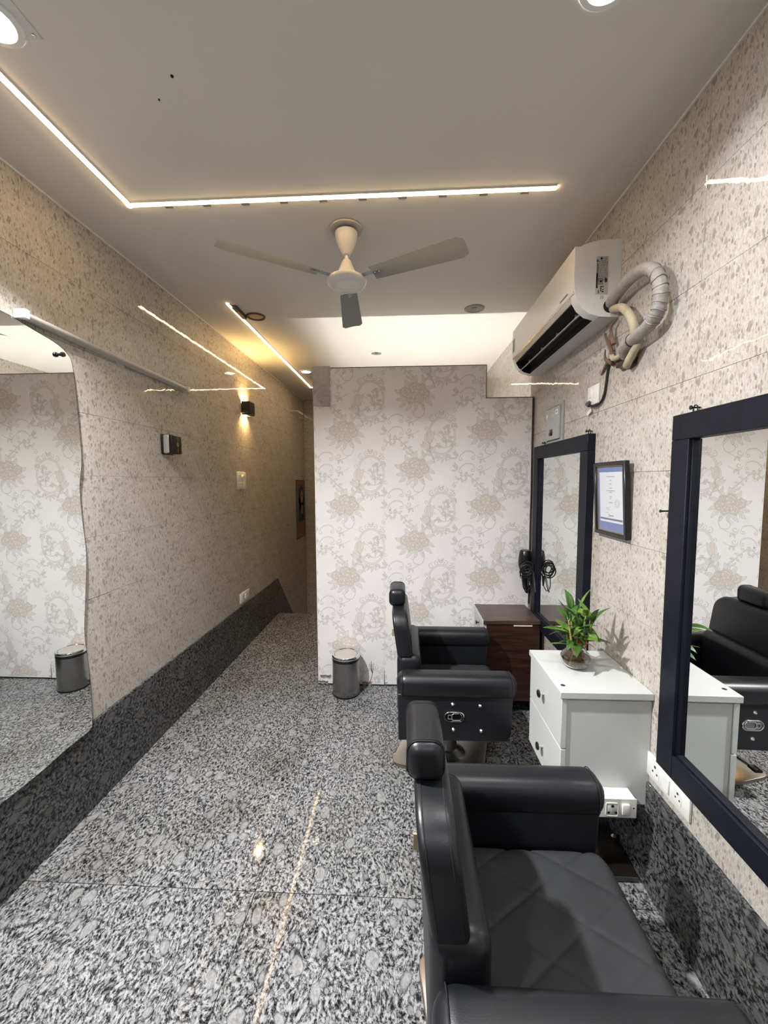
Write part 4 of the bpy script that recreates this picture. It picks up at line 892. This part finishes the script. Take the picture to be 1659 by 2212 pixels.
sc_ = tag(part('wall_screw', BLACKM, None, lambda bm: (tube(bm, [(XR-0.001, 1.488, 1.487), (XR-0.028, 1.488, 1.487)], 0.003, 8), lathe(bm, [(0, -0.032), (0.0055, -0.031), (0.0055, -0.028), (0, -0.027)], 12, Matrix.Translation((XR, 1.488, 1.487)) @ Matrix.Rotation(pi/2, 4, 'Y'), False))), 'single black screw sticking out of tiles beside near mirror', 'screw')
tag(part('tile_plug', plain('plug_dark', (0.16, 0.15, 0.14), 0.7), None, lambda bm: lathe(bm, [(0, -0.003), (0.005, -0.0025), (0.005, -0.0003)], 10, Matrix.Translation((XR, 1.452, 1.687)) @ Matrix.Rotation(pi/2, 4, 'Y'), False)), 'dark plugged drill hole right of the certificate', 'plug')
plate('socket_strip', 'long white socket strip on right wall under near mirror', 'socket', (XR, 1.412, 0.507), 0.232, 0.090, [('socket', -0.065, 0.0, 0.036), ('rocker', 0.0, -0.0, 0.036, 0.052), ('socket', 0.06, 0, 0.030)], -1)

# hair dryer on its holder
hd = thing('hair_dryer', 'black hair dryer with coiled cord hung in corner by partition', 'hair dryer', (0.888, 2.950, 0.93))
part('holder_bracket', plain('clear_holder', (0.42, 0.43, 0.42), 0.15), hd, lambda bm: [tube(bm, [(0.038*cos(a), 0.038*sin(a), 0.004) for a in [2*pi*k/24 for k in range(24)]], 0.006, 8, True), box(bm, 0.034, 0.0585, -0.012, 0.012, -0.10, 0.012, 0.003, 1)])
part('barrel', BLACKP, hd, lambda bm: lathe(bm, [(0, 0.160), (0.034, 0.162), (0.039, 0.156), (0.046, 0.125), (0.0500, 0.085), (0.049, 0.05), (0.040, 0.018), (0.030, 0.010), (0, 0.010)], 28, cap=False))
part('chrome_band', CHROME, hd, lambda bm: lathe(bm, [(0.0305, 0.0105), (0.032, 0.004), (0.030, -0.003), (0.026, -0.003)], 28, cap=False))
part('handle', BLACKP, hd, lambda bm: tube(bm, crom([(0.0, 0, 0.0), (-0.002, 0, -0.05), (0.004, 0, -0.10), (0.016, 0, -0.145), (0.020, 0, -0.152)], 6), lambda i: 0.026-0.0006*i if i < 20 else 0.012, 16))
def coil(bm):
    q = random.Random(4); pts = []
    for k in range(90):
        a = k/90*2*pi*6.5; r = 0.050+0.016*sin(k*0.37)
        pts.append((-0.030+r*cos(a)*0.72, -0.125+0.022*sin(a*0.5+1), 0.045+r*sin(a)*0.85+0.012*sin(k*0.21)))
    tube(bm, pts, 0.0042, 6)
    tube(bm, crom([(0.005, -0.11, 0.06), (0.010, -0.13, 0.02), (0.010, -0.14, -0.05), (-0.02, -0.13, -0.105), (-0.045, -0.12, -0.09), (-0.05, -0.11, -0.03), (-0.04, -0.11, 0.02)], 8), 0.0032, 6)
    tube(bm, crom([(0.006, -0.17, 0.03), (0.008, -0.19, -0.02), (0.004, -0.22, -0.07), (0.0, -0.235, -0.085), (0.0, -0.22, -0.055), (0.004, -0.185, 0.0), (0.006, -0.16, 0.035), (-0.01, -0.13, 0.05), (-0.02, -0.06, 0.03)], 8), 0.0032, 6)
    tube(bm, crom([(-0.03, -0.02, 0.03), (-0.042, -0.03, 0.0), (-0.045, -0.032, -0.03), (-0.03, -0.03, -0.04), (-0.02, -0.03, -0.02)], 6), 0.0026, 6)
part('coiled_cord', CABLE, hd, coil)
part('plug', BLACKP, hd, lambda bm: tube(bm, [(0.0, -0.12, 0.0), (0.002, -0.125, -0.035), (0.004, -0.13, -0.07)], lambda i: (0.012, 0.009, 0.005)[i], 10))

# ================================================================== CABINETS
wc = thing('white_drawer_cabinet', 'white wall-hung cabinet with two drawers and plant on top', 'cabinet', (0.0, 0.0, 0.0))
CX = XR-0.0012
part('carcass', LAMW, wc, lambda bm: box(bm, 0.630, CX, 1.527, 1.900, 0.330, 0.7605, 0.001, 1))
part('top_board', LAMW, wc, lambda bm: box(bm, 0.602, CX, 1.516, 1.908, 0.761, 0.786, 0.0015, 1))
for z0, z1, kz in ((0.556, 0.756, 0.672), (0.336, 0.551, 0.432)):
    dr = part('drawer_front', LAMW, wc, lambda bm: box(bm, 0.609, 0.629, 1.522, 1.903, z0, z1, 0.0012, 1))
    part('drawer_knob', CHROME, dr, lambda bm: lathe(bm, [(0.006, 0), (0.006, 0.020), (0, 0.021)], 16, Matrix.Translation((0.6088, 1.715, kz)) @ Matrix.Rotation(-pi/2, 4, 'Y')))
    part('knob_cap', BLACKP, dr, lambda bm: lathe(bm, [(0.004, 0.020), (0.016, 0.020), (0.017, 0.024), (0.014, 0.0275), (0, 0.0285)], 22, Matrix.Translation((0.6088, 1.715, kz)) @ Matrix.Rotation(-pi/2, 4, 'Y'), False))
part('cable_hole', BLACKM, wc, lambda bm: lathe(bm, [(0, 0.7866), (0.008, 0.7865), (0.009, 0.786)], 18, Matrix.Translation((0.631, 1.572, 0)), False))
part('front_gap', BLACKM, wc, lambda bm: box(bm, 0.629, 0.6302, 1.5285, 1.899, 0.335, 0.7605))
part('edge_band', plain('grey_edge', (0.20, 0.20, 0.20), 0.5), wc, lambda bm: [box(bm, 0.6035, CX, 1.5152, 1.5162, 0.7605, 0.7622)])
eb = thing('extension_socket', 'white surface-mounted socket box on side of white cabinet', 'socket', (0.80, 1.5268, 0.364))
part('box', WHITEP, eb, lambda bm: box(bm, -0.068, 0.072, -0.058, -0.0005, -0.036, 0.036, 0.003, 2))
part('faceplate', WHITEP, eb, lambda bm: box(bm, -0.070, 0.074, -0.0625, -0.058, -0.038, 0.038, 0.0015, 1))
sf = part('socket_face', LABELLT, eb, lambda bm: box(bm, -0.040, 0.004, -0.065, -0.062, -0.028, 0.022, 0.004, 2))
for dx, dz, rr2 in ((-0.016, 0.010, 0.006), (-0.030, -0.016, 0.005), (-0.003, -0.016, 0.005)): part('pin_hole', BLACKM, sf, lambda bm: lathe(bm, [(0, 0.0654), (rr2, 0.0653), (rr2, 0.064)], 12, Matrix.Translation((dx, 0, dz)) @ Matrix.Rotation(pi/2, 4, 'X'), False))
part('rocker_switch', WHITEP, eb, lambda bm: box(bm, 0.018, 0.046, -0.071, -0.062, -0.022, 0.020, 0.003, 2)); part('fixing_screw', BLACKM, eb, lambda bm: lathe(bm, [(0, 0.0632), (0.003, 0.0630), (0.003, 0.062)], 10, Matrix.Translation((0.063, 0, 0.002)) @ Matrix.Rotation(pi/2, 4, 'X'), False))
part('knockout', LABELG, eb, lambda bm: [box(bm, -0.03, 0.0, a, a+0.0012, 0.0358, 0.0364) for a in (-0.05, -0.025)]+[box(bm, b, b+0.0012, -0.05, -0.025, 0.0358, 0.0364) for b in (-0.03, 0.0)])

bc = thing('walnut_drawer_cabinet', 'dark walnut cabinet with grey drawers against the partition', 'cabinet')
part('carcass', WALNUT, bc, lambda bm: box(bm, 0.556, CX-0.042, 2.668, 3.015, 0.10, 0.6365, 0.001, 1))
part('top_board', WALNUT_TOP, bc, lambda bm: box(bm, 0.533, CX-0.041, 2.660, 3.018, 0.637, 0.663, 0.001, 1))
part('front_edge_band', LAMW, bc, lambda bm: box(bm, 0.5295, 0.5328, 2.660, 3.018, 0.6375, 0.6625))
for z0, z1 in ((0.470, 0.630), (0.290, 0.465), (0.110, 0.285)):
    dr = part('drawer_front', plain('grey_drawer', (0.45, 0.46, 0.45), 0.4) if z0 > 0.4 else MATS['grey_drawer'], bc, lambda bm: box(bm, 0.536, 0.5555, 2.672, 3.012, z0, z1, 0.001, 1))
    part('drawer_knob', BLACKP, dr, lambda bm: lathe(bm, [(0.005, 0), (0.005, 0.014), (0.014, 0.016), (0.014, 0.022), (0, 0.024)], 18, Matrix.Translation((0.5358, 2.84, z1-0.045)) @ Matrix.Rotation(-pi/2, 4, 'Y'), False))
    part('pull_edge', CHROME, dr, lambda bm: box(bm, 0.530, 0.5358, 2.80, 2.90, z0+0.012, z0+0.018, 0.001, 1))
part('pale_strip', plain('cream_strip', (0.72, 0.62, 0.52), 0.4), bc, lambda bm: box(bm, 0.735, 0.858, 2.6655, 2.6678, 0.622, 0.632))
part('scratch', plain('scratch_tan', (0.20, 0.11, 0.07), 0.6), bc, lambda bm: [box(bm, x, x+L, 2.6672, 2.6679, z, z+0.0012, 0, 1) for x, z, L in ((0.64, 0.44, 0.03), (0.70, 0.36, 0.012), (0.62, 0.40, 0.01))])
# dark board on the floor beneath the white cabinet
fb = thing('floor_board', 'dark brown glossy board lying on floor under white cabinet', 'board', (0.80, 1.69, 0.0))
part('board', plain('dark_gloss_board', (0.014, 0.010, 0.008), 0.12), fb, lambda bm: box(bm, -0.17, 0.132, -0.165, 0.15, 0.0004, 0.026, 0.004, 2))
part('edge_strip', plain('board_edge', (0.06, 0.06, 0.065), 0.25), fb, lambda bm: box(bm, -0.168, 0.128, -0.1662, -0.1642, 0.006, 0.024))
part('steel_knob', CHROME, fb, lambda bm: lathe(bm, [(0.004, 0.026), (0.004, 0.034), (0.009, 0.038), (0.010, 0.045), (0.006, 0.051), (0, 0.052)], 16, Matrix.Translation((0.115, 0.0, 0)), False))

# ================================================================== BIN
bn = thing('waste_bin', 'small round brushed steel waste bin before the papered partition', 'bin', (-0.438, 2.912, 0.0))
part('body', STEEL, bn, lambda bm: lathe(bm, [(0, 0.012), (0.102, 0.012), (0.102, 0.268), (0, 0.268)], 56))
part('foot_ring', BLACKP, bn, lambda bm: lathe(bm, [(0, 0.0004), (0.098, 0.0004), (0.1045, 0.004), (0.1045, 0.013), (0.100, 0.016), (0, 0.016)], 48, cap=False))
part('collar', BLACKP, bn, lambda bm: lathe(bm, [(0.100, 0.264), (0.1035, 0.266), (0.1035, 0.288), (0.10, 0.289)], 56, cap=False))
part('rim', CHROME, bn, lambda bm: lathe(bm, [(0.1032, 0.286), (0.1055, 0.290), (0.1050, 0.302), (0.100, 0.308), (0.090, 0.309), (0.086, 0.305)], 56, cap=False))
part('lid', plain('lid_steel', (0.70, 0.67, 0.63), 0.34, metal=0.75, var=0.05), bn, lambda bm: lathe(bm, [(0.0855, 0.303), (0.083, 0.3055), (0, 0.3075)], 56, cap=False))
part('lid_gap', BLACKM, bn, lambda bm: lathe(bm, [(0.0875, 0.3052), (0.0845, 0.3052)], 56, cap=False))

# ================================================================== PLANT
pv = thing('lucky_bamboo', 'lucky bamboo in round glass vase on white cabinet', 'plant', (0.748, 1.738, 0.786))
part('glass_vase', GLASS, pv, lambda bm: lathe(bm, [(0, 0.0006), (0.030, 0.0006), (0.046, 0.008), (0.060, 0.028), (0.0625, 0.046), (0.054, 0.063), (0.043, 0.074), (0.0405, 0.084), (0.041, 0.105), (0.044, 0.1115), (0.0425, 0.1125), (0.039, 0.105), (0.0385, 0.084), (0.041, 0.073), (0.052, 0.061), (0.060, 0.046), (0.0575, 0.029), (0.044, 0.0105), (0.029, 0.0035), (0, 0.0035)], 40, cap=False))
part('water', WATER, pv, lambda bm: lathe(bm, [(0, 0.0042), (0.029, 0.0042), (0.0435, 0.011), (0.0568, 0.029), (0.0590, 0.044), (0.0570, 0.052), (0, 0.052)], 36, cap=False))
q = random.Random(21)
def leaf_mesh(L, W_, droop, mat):
    bm = B(); rows = []; n = 9
    for i in range(n+1):
        t = i/n; wv = W_/2*(sin(pi*min(1, t*0.96+0.04)**0.72))**0.9 if 0 < t < 1 else 0.0006
        a = droop*t; x = L*(sin(a)/droop if abs(droop) > 1e-3 else t); z = L*((cos(a)-1)/droop if abs(droop) > 1e-3 else 0)
        rows.append([bm.verts.new((x, s*wv, z+abs(s)*wv*0.35)) for s in (-1, -0.5, 0, 0.5, 1)])
    for i in range(n):
        for j in range(4): bm.faces.new((rows[i][j], rows[i+1][j], rows[i+1][j+1], rows[i][j+1]))
    bmesh.ops.recalc_face_normals(bm, faces=bm.faces[:]); bmesh.ops.solidify(bm, geom=bm.faces[:], thickness=0.0006)
    me = bpy.data.meshes.new('leaf'); bm.to_mesh(me); bm.free(); me.materials.append(mat)
    for p in me.polygons: p.use_smooth = True
    return me
LM = [leaf_mesh(0.115, 0.034, 0.6, LEAF), leaf_mesh(0.10, 0.036, 1.0, LEAF), leaf_mesh(0.12, 0.030, 0.35, LEAF2), leaf_mesh(0.085, 0.032, 1.3, LEAF2), leaf_mesh(0.115, 0.036, 0.8, LEAF)]
for k in range(9):
    a = 2*pi*k/9+0.3; r0_, r1_ = 0.012+0.012*(k % 3), 0.018+0.012*(k % 3); hh = (0.17, 0.23, 0.20, 0.25, 0.16, 0.22, 0.19, 0.24, 0.21)[k]
    P = [(r0_*cos(a+2.4), r0_*sin(a+2.4), 0.006), (r0_*0.4*cos(a), r0_*0.4*sin(a), 0.07), (r1_*cos(a), r1_*sin(a), hh*0.65), (r1_*1.5*cos(a), r1_*1.5*sin(a), hh)]
    st = part('stalk', STALK_PALE if k in (1, 5) else STALK, pv, lambda bm: tube(bm, crom(P, 6), lambda i: 0.0062-0.00018*i, 10))
    tip = Vector(P[-1])
    for m in range(6):
        f = (0.50, 0.64, 0.76, 0.88, 0.96, 1.0)[m]; pa = a+m*2.3+q.uniform(-0.5, 0.5)
        base = Vector(P[2]).lerp(tip, max(0, (f-0.65)/0.35)) if f > 0.65 else Vector(P[1]).lerp(Vector(P[2]), f/0.65)
        o = bpy.data.objects.new('leaf', LM[q.randrange(5)]); C.objects.link(o); o.parent = pv
        el = (q.uniform(0.1, 0.5) if m < 3 else q.uniform(0.5, 1.2)) if m < 5 else 1.35
        s = q.uniform(0.75, 1.05)*(1.0 if m < 5 else 0.95)
        o.matrix_local = Matrix.Translation(base) @ Matrix.Rotation(pa, 4, 'Z') @ Matrix.Rotation(-el, 4, 'Y') @ Matrix.Rotation(q.uniform(-0.4, 0.4), 4, 'X') @ Matrix.Scale(s, 4)
part('red_ribbon', RED, pv, lambda bm: [tube(bm, [(0.018+0.017*cos(a), -0.012+0.017*sin(a), z) for a in [2*pi*k/20 for k in range(20)]], 0.004, 6, True) for z in (0.098, 0.105, 0.112, 0.119)])
for k in range(14):
    a, r = q.uniform(0, 6.28), q.uniform(0, 0.028)
    part('root_chip', STALK_PALE if k % 3 else STALK, pv, lambda bm: box(bm, -0.005, 0.005, -0.004, 0.004, -0.012, 0.012, 0.003, 1, Matrix.Translation((r*cos(a), r*sin(a), 0.022)) @ Matrix.Rotation(q.uniform(-.4, .4), 4, 'X') @ Matrix.Rotation(q.uniform(-.4, .4), 4, 'Y')))

# ================================================================== CHAIRS
def rbox(bm, x0, x1, y0, y1, z0, z1, r, seg=5):
    box(bm, x0, x1, y0, y1, z0, z1, r, seg)
def seamloop(bm, pts, r=0.0016): tube(bm, pts, r, 5, True)
def rrect(c0, c1, r, z=None, n=5):
    """rounded rectangle outline around (c0) half sizes c1"""
    o = []
    for k, (sx, sy) in enumerate(((1, 1), (-1, 1), (-1, -1), (1, -1))):
        for i in range(n+1):
            a = k*pi/2+i/n*pi/2; o.append((c0[0]+sx*(c1[0]-r)+r*cos(a), c0[1]+sy*(c1[1]-r)+r*sin(a)))
    return o
def make_chair(label, loc, base_rot):
    t = thing('salon_chair', label, 'chair', loc, 0, 'black leather salon chairs')
    AI, AO = 0.243, 0.368          # inner and outer face of the arms
    for s in (-1, 1):
        lo_, hi_ = (AI, AO) if s > 0 else (-AO, -AI)
        a = part('armrest', LEATHER, t, lambda bm: rbox(bm, -0.292, 0.297, lo_, hi_, 0.532, 0.648, 0.047, 7))
        for x in (-0.264, 0.268): part('arm_seam', THREAD, a, lambda bm: seamloop(bm, [(x, (lo_+hi_)/2+u, 0.590+v) for u, v in rrect((0, 0), (0.0627, 0.0582), 0.047)]))
        p0, p1 = (0.256, 0.352) if s > 0 else (-0.352, -0.256)
        pn = part('side_panel', LEATHER, t, lambda bm: prism(bm, [(-0.284, 0.315), (0.250, 0.320), (0.268, 0.36), (0.276, 0.555), (-0.287, 0.555)], p0, p1, 'XZ', 0.010, 3))
        for x, z in ((-0.018, 0.508), (0.114, 0.503), (-0.014, 0.379), (0.120, 0.376)):
            part('crystal_stud', CRYSTAL, pn, lambda bm: lathe(bm, [(0, 0.0085), (0.0045, 0.008), (0.0090, 0.003), (0.0100, 0.0)], 8, Matrix.Translation((x, s*0.352, z)) @ Matrix.Rotation(-s*pi/2, 4, 'X'), False), smooth=False)
        q0, q1 = (0.3515, 0.3553) if s > 0 else (-0.3553, -0.3515)
        em = part('buckle_plate', CHROME_DARK, pn, lambda bm: prism(bm, rrect((-0.010, 0.446), (0.050, 0.027), 0.0265, n=8), q0, q1, 'XZ', 0.001, 1))
        def emb(bm):
            Y = s*0.3565; cx, cz = -0.010, 0.446
            tube(bm, [(u, Y, v) for u, v in rrect((cx, cz), (0.047, 0.0242), 0.0237, n=8)], 0.0022, 6, True)
            for P in ([(-0.030, 0.010), (-0.012, 0.010), (-0.004, 0.018), (0.022, 0.018)], [(-0.030, -0.010), (-0.012, -0.010), (-0.008, -0.017), (0.026, -0.017), (0.036, -0.006), (0.036, 0.008), (0.028, 0.018)], [(-0.030, -0.010), (-0.030, 0.010)], [(-0.012, -0.010), (-0.012, 0.010)]):
                tube(bm, [(cx+u, Y, cz+v) for u, v in P], 0.0019, 6)
        part('buckle_relief', CHROME, em, emb)
    # seat with stitched diamonds
    def seat(bm):
        nx, ny = 96, 92; g = []
        X0, X1, Y0, Y1 = -0.205, 0.300, -0.249, 0.249
        for i in range(nx+1):
            row = []
            for j in range(ny+1):
                x = X0+(X1-X0)*i/nx; y = Y0+(Y1-Y0)*j/ny
                u = ((x-0.02)/0.118+(y-0.108)/0.082)/2; v = ((x-0.02)/0.118-(y-0.108)/0.082)/2
                du = abs(u-round(u)); dv = abs(v-round(v)); d = min(du, dv)*0.134
                z = 0.440 - 0.0045*math.exp(-(d/0.004)**2) - 0.002*math.exp(-(d/0.016)**2)
                e = max(0, (x-0.245)/0.055); z -= 0.050*e**2.5
                ey = max(0, (abs(y)-0.215)/0.034); z -= 0.012*ey**2
                yy = y
                if x > 0.24: yy = y*(1-0.12*((x-0.24)/0.06)**2)
                row.append(bm.verts.new((x, yy, z)))
            g.append(row)
        for i in range(nx):
            for j in range(ny): bm.faces.new((g[i][j], g[i+1][j], g[i+1][j+1], g[i][j+1]))
        low = lambda v: bm.verts.new((v.co.x, v.co.y, 0.365))
        rim = [g[i][0] for i in range(nx+1)]+[g[nx][j] for j in range(1, ny+1)]+[g[i][ny] for i in range(nx-1, -1, -1)]+[g[0][j] for j in range(ny-1, 0, -1)]
        lo = [low(v) for v in rim]; n = len(rim)
        for i in range(n): bm.faces.new((rim[i], lo[i], lo[(i+1) % n], rim[(i+1) % n]))
        bm.faces.new(lo)
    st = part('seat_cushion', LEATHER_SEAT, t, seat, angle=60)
    part('seat_base', LEATHER, t, lambda bm: box(bm, -0.275, 0.262, -0.255, 0.255, 0.318, 0.3645, 0.006, 2))
    part('lumbar_bolster', LEATHER, t, lambda bm: rbox(bm, -0.292, -0.165, -0.2425, 0.2425, 0.366, 0.700, 0.040, 6))
    # backrest: rounded shoulders, leaning back
    BW, BH, RY, RZ, BT = 0.238, 0.222, 0.100, 0.085, 0.080
    def back(bm):
        o = [(-BW, 0), (BW, 0)]
        for i in range(9):
            a = i/8*pi/2; o.append((BW-RY+RY*cos(a), BH-RZ+RZ*sin(a)))
        for i in range(9):
            a = pi/2+i/8*pi/2; o.append((-BW+RY+RY*cos(a), BH-RZ+RZ*sin(a)))
        prism(bm, o, 0.0, BT, 'YZ', 0.014, 4)
        for v in bm.verts:
            y, z = v.co.y, v.co.z
            if v.co.x > 0.05: v.co.x += 0.020*max(0, 1-(y/0.235)**2)*sin(pi*min(1, max(0, z/BH)))
            v.co.x += -0.290-0.14*z; v.co.z += 0.694
    bk = part('backrest', LEATHER, t, back)
    for xo in (0.015, 0.065):
        def bseam(bm):
            o = [(-BW-0.0005, 0.02+(BH-RZ-0.02)*i/4) for i in range(5)]
            o += [(-BW+RY+(RY+0.0007)*cos(pi-i/8*pi/2), BH-RZ+(RZ+0.0007)*sin(pi-i/8*pi/2)) for i in range(9)]
            o += [(BW-RY+(RY+0.0007)*cos(pi/2-i/8*pi/2), BH-RZ+(RZ+0.0007)*sin(pi/2-i/8*pi/2)) for i in range(9)]
            o += [(BW+0.0005, BH-RZ-(BH-RZ-0.02)*i/4) for i in range(5)]
            tube(bm, [(xo-0.290-0.14*z, y, z+0.694) for y, z in o], 0.0013, 5)
        part('back_seam', THREAD, bk, bseam)
    part('tag_bracket', plain('brass_tag', (0.45, 0.38, 0.24), 0.4, metal=0.5) if 'brass_tag' not in MATS else MATS['brass_tag'], bk, lambda bm: box(bm, -0.322, -0.300, -0.092, -0.086, 0.745, 0.785, 0.001, 1))
    hr = part('headrest', LEATHER, t, lambda bm: rbox(bm, -0.336, -0.250, -0.103, 0.103, 0.9135, 1.006, 0.028, 5))
    for y in (-0.084, -0.077, 0.084, 0.077): part('headrest_seam', THREAD, hr, lambda bm: seamloop(bm, [(-0.293+u, y, 0.95975+v) for u, v in rrect((0, 0), (0.0433, 0.0465), 0.028)], 0.0013))
    for y in (-0.05, 0.05): part('headrest_post', CHROME, hr, lambda bm: tube(bm, [(-0.293, y, 0.89), (-0.293, y, 0.93)], 0.006, 10))
    # pedestal
    part('under_frame', BLACKM, t, lambda bm: box(bm, -0.16, 0.16, -0.13, 0.13, 0.285, 0.3175, 0.004, 1))
    part('column', CHROME, t, lambda bm: lathe(bm, [(0.034, 0.02), (0.034, 0.2848)], 28))
    part('column_skirt', plain('column_steel', (0.3, 0.3, 0.3), 0.3, metal=1) if 'column_steel' not in MATS else MATS['column_steel'], t, lambda bm: lathe(bm, [(0.10, 0.022), (0.075, 0.034), (0.050, 0.055), (0.048, 0.15), (0.036, 0.155)], 32, cap=False))
    bp = part('base_plate', STEEL_PLATE, t, lambda bm: prism(bm, rrect((0, 0), (0.25, 0.25), 0.05), 0.0004, 0.022, 'XY', 0.006, 2))
    bp.rotation_euler = (0, 0, base_rot); bp.location = (-0.02, 0.06, 0)
    lv = part('pump_lever', CHROME, t, lambda bm: tube(bm, crom([(-0.03, -0.03, 0.14), (-0.09, -0.10, 0.15), (-0.16, -0.19, 0.12)], 6), 0.006, 8))
    part('pedal', BLACKP, lv, lambda bm: box(bm, -0.185, -0.145, -0.225, -0.175, 0.115, 0.128, 0.004, 2))
    return t
make_chair('far black salon chair with quilted seat next to walnut cabinet', (0.255, 2.250, 0), radians(-16.7))
make_chair('near black salon chair with diamond quilted seat in the foreground', (0.342, 0.962, 0), radians(8))

# tube lamp on the rear face of the partition: it brightens the ceiling beyond
tl = thing('tube_light', 'lit white tube light on rear side of the partition', 'tube light', (0.12, YP+0.10, 1.0))
part('batten', WHITEP, tl, lambda bm: box(bm, -0.62, 0.62, 0.0005, 0.025, -0.02, 0.02, 0.003, 1))
part('tube', TUBEM, tl, lambda bm: tube(bm, [(-0.60, 0.042, 0), (0.60, 0.042, 0)], 0.014, 14))
for s in (-1, 1): part('end_cap', WHITEP, tl, lambda bm: box(bm, s*0.61-0.012, s*0.61+0.012, 0.0005, 0.06, -0.022, 0.022, 0.003, 1))
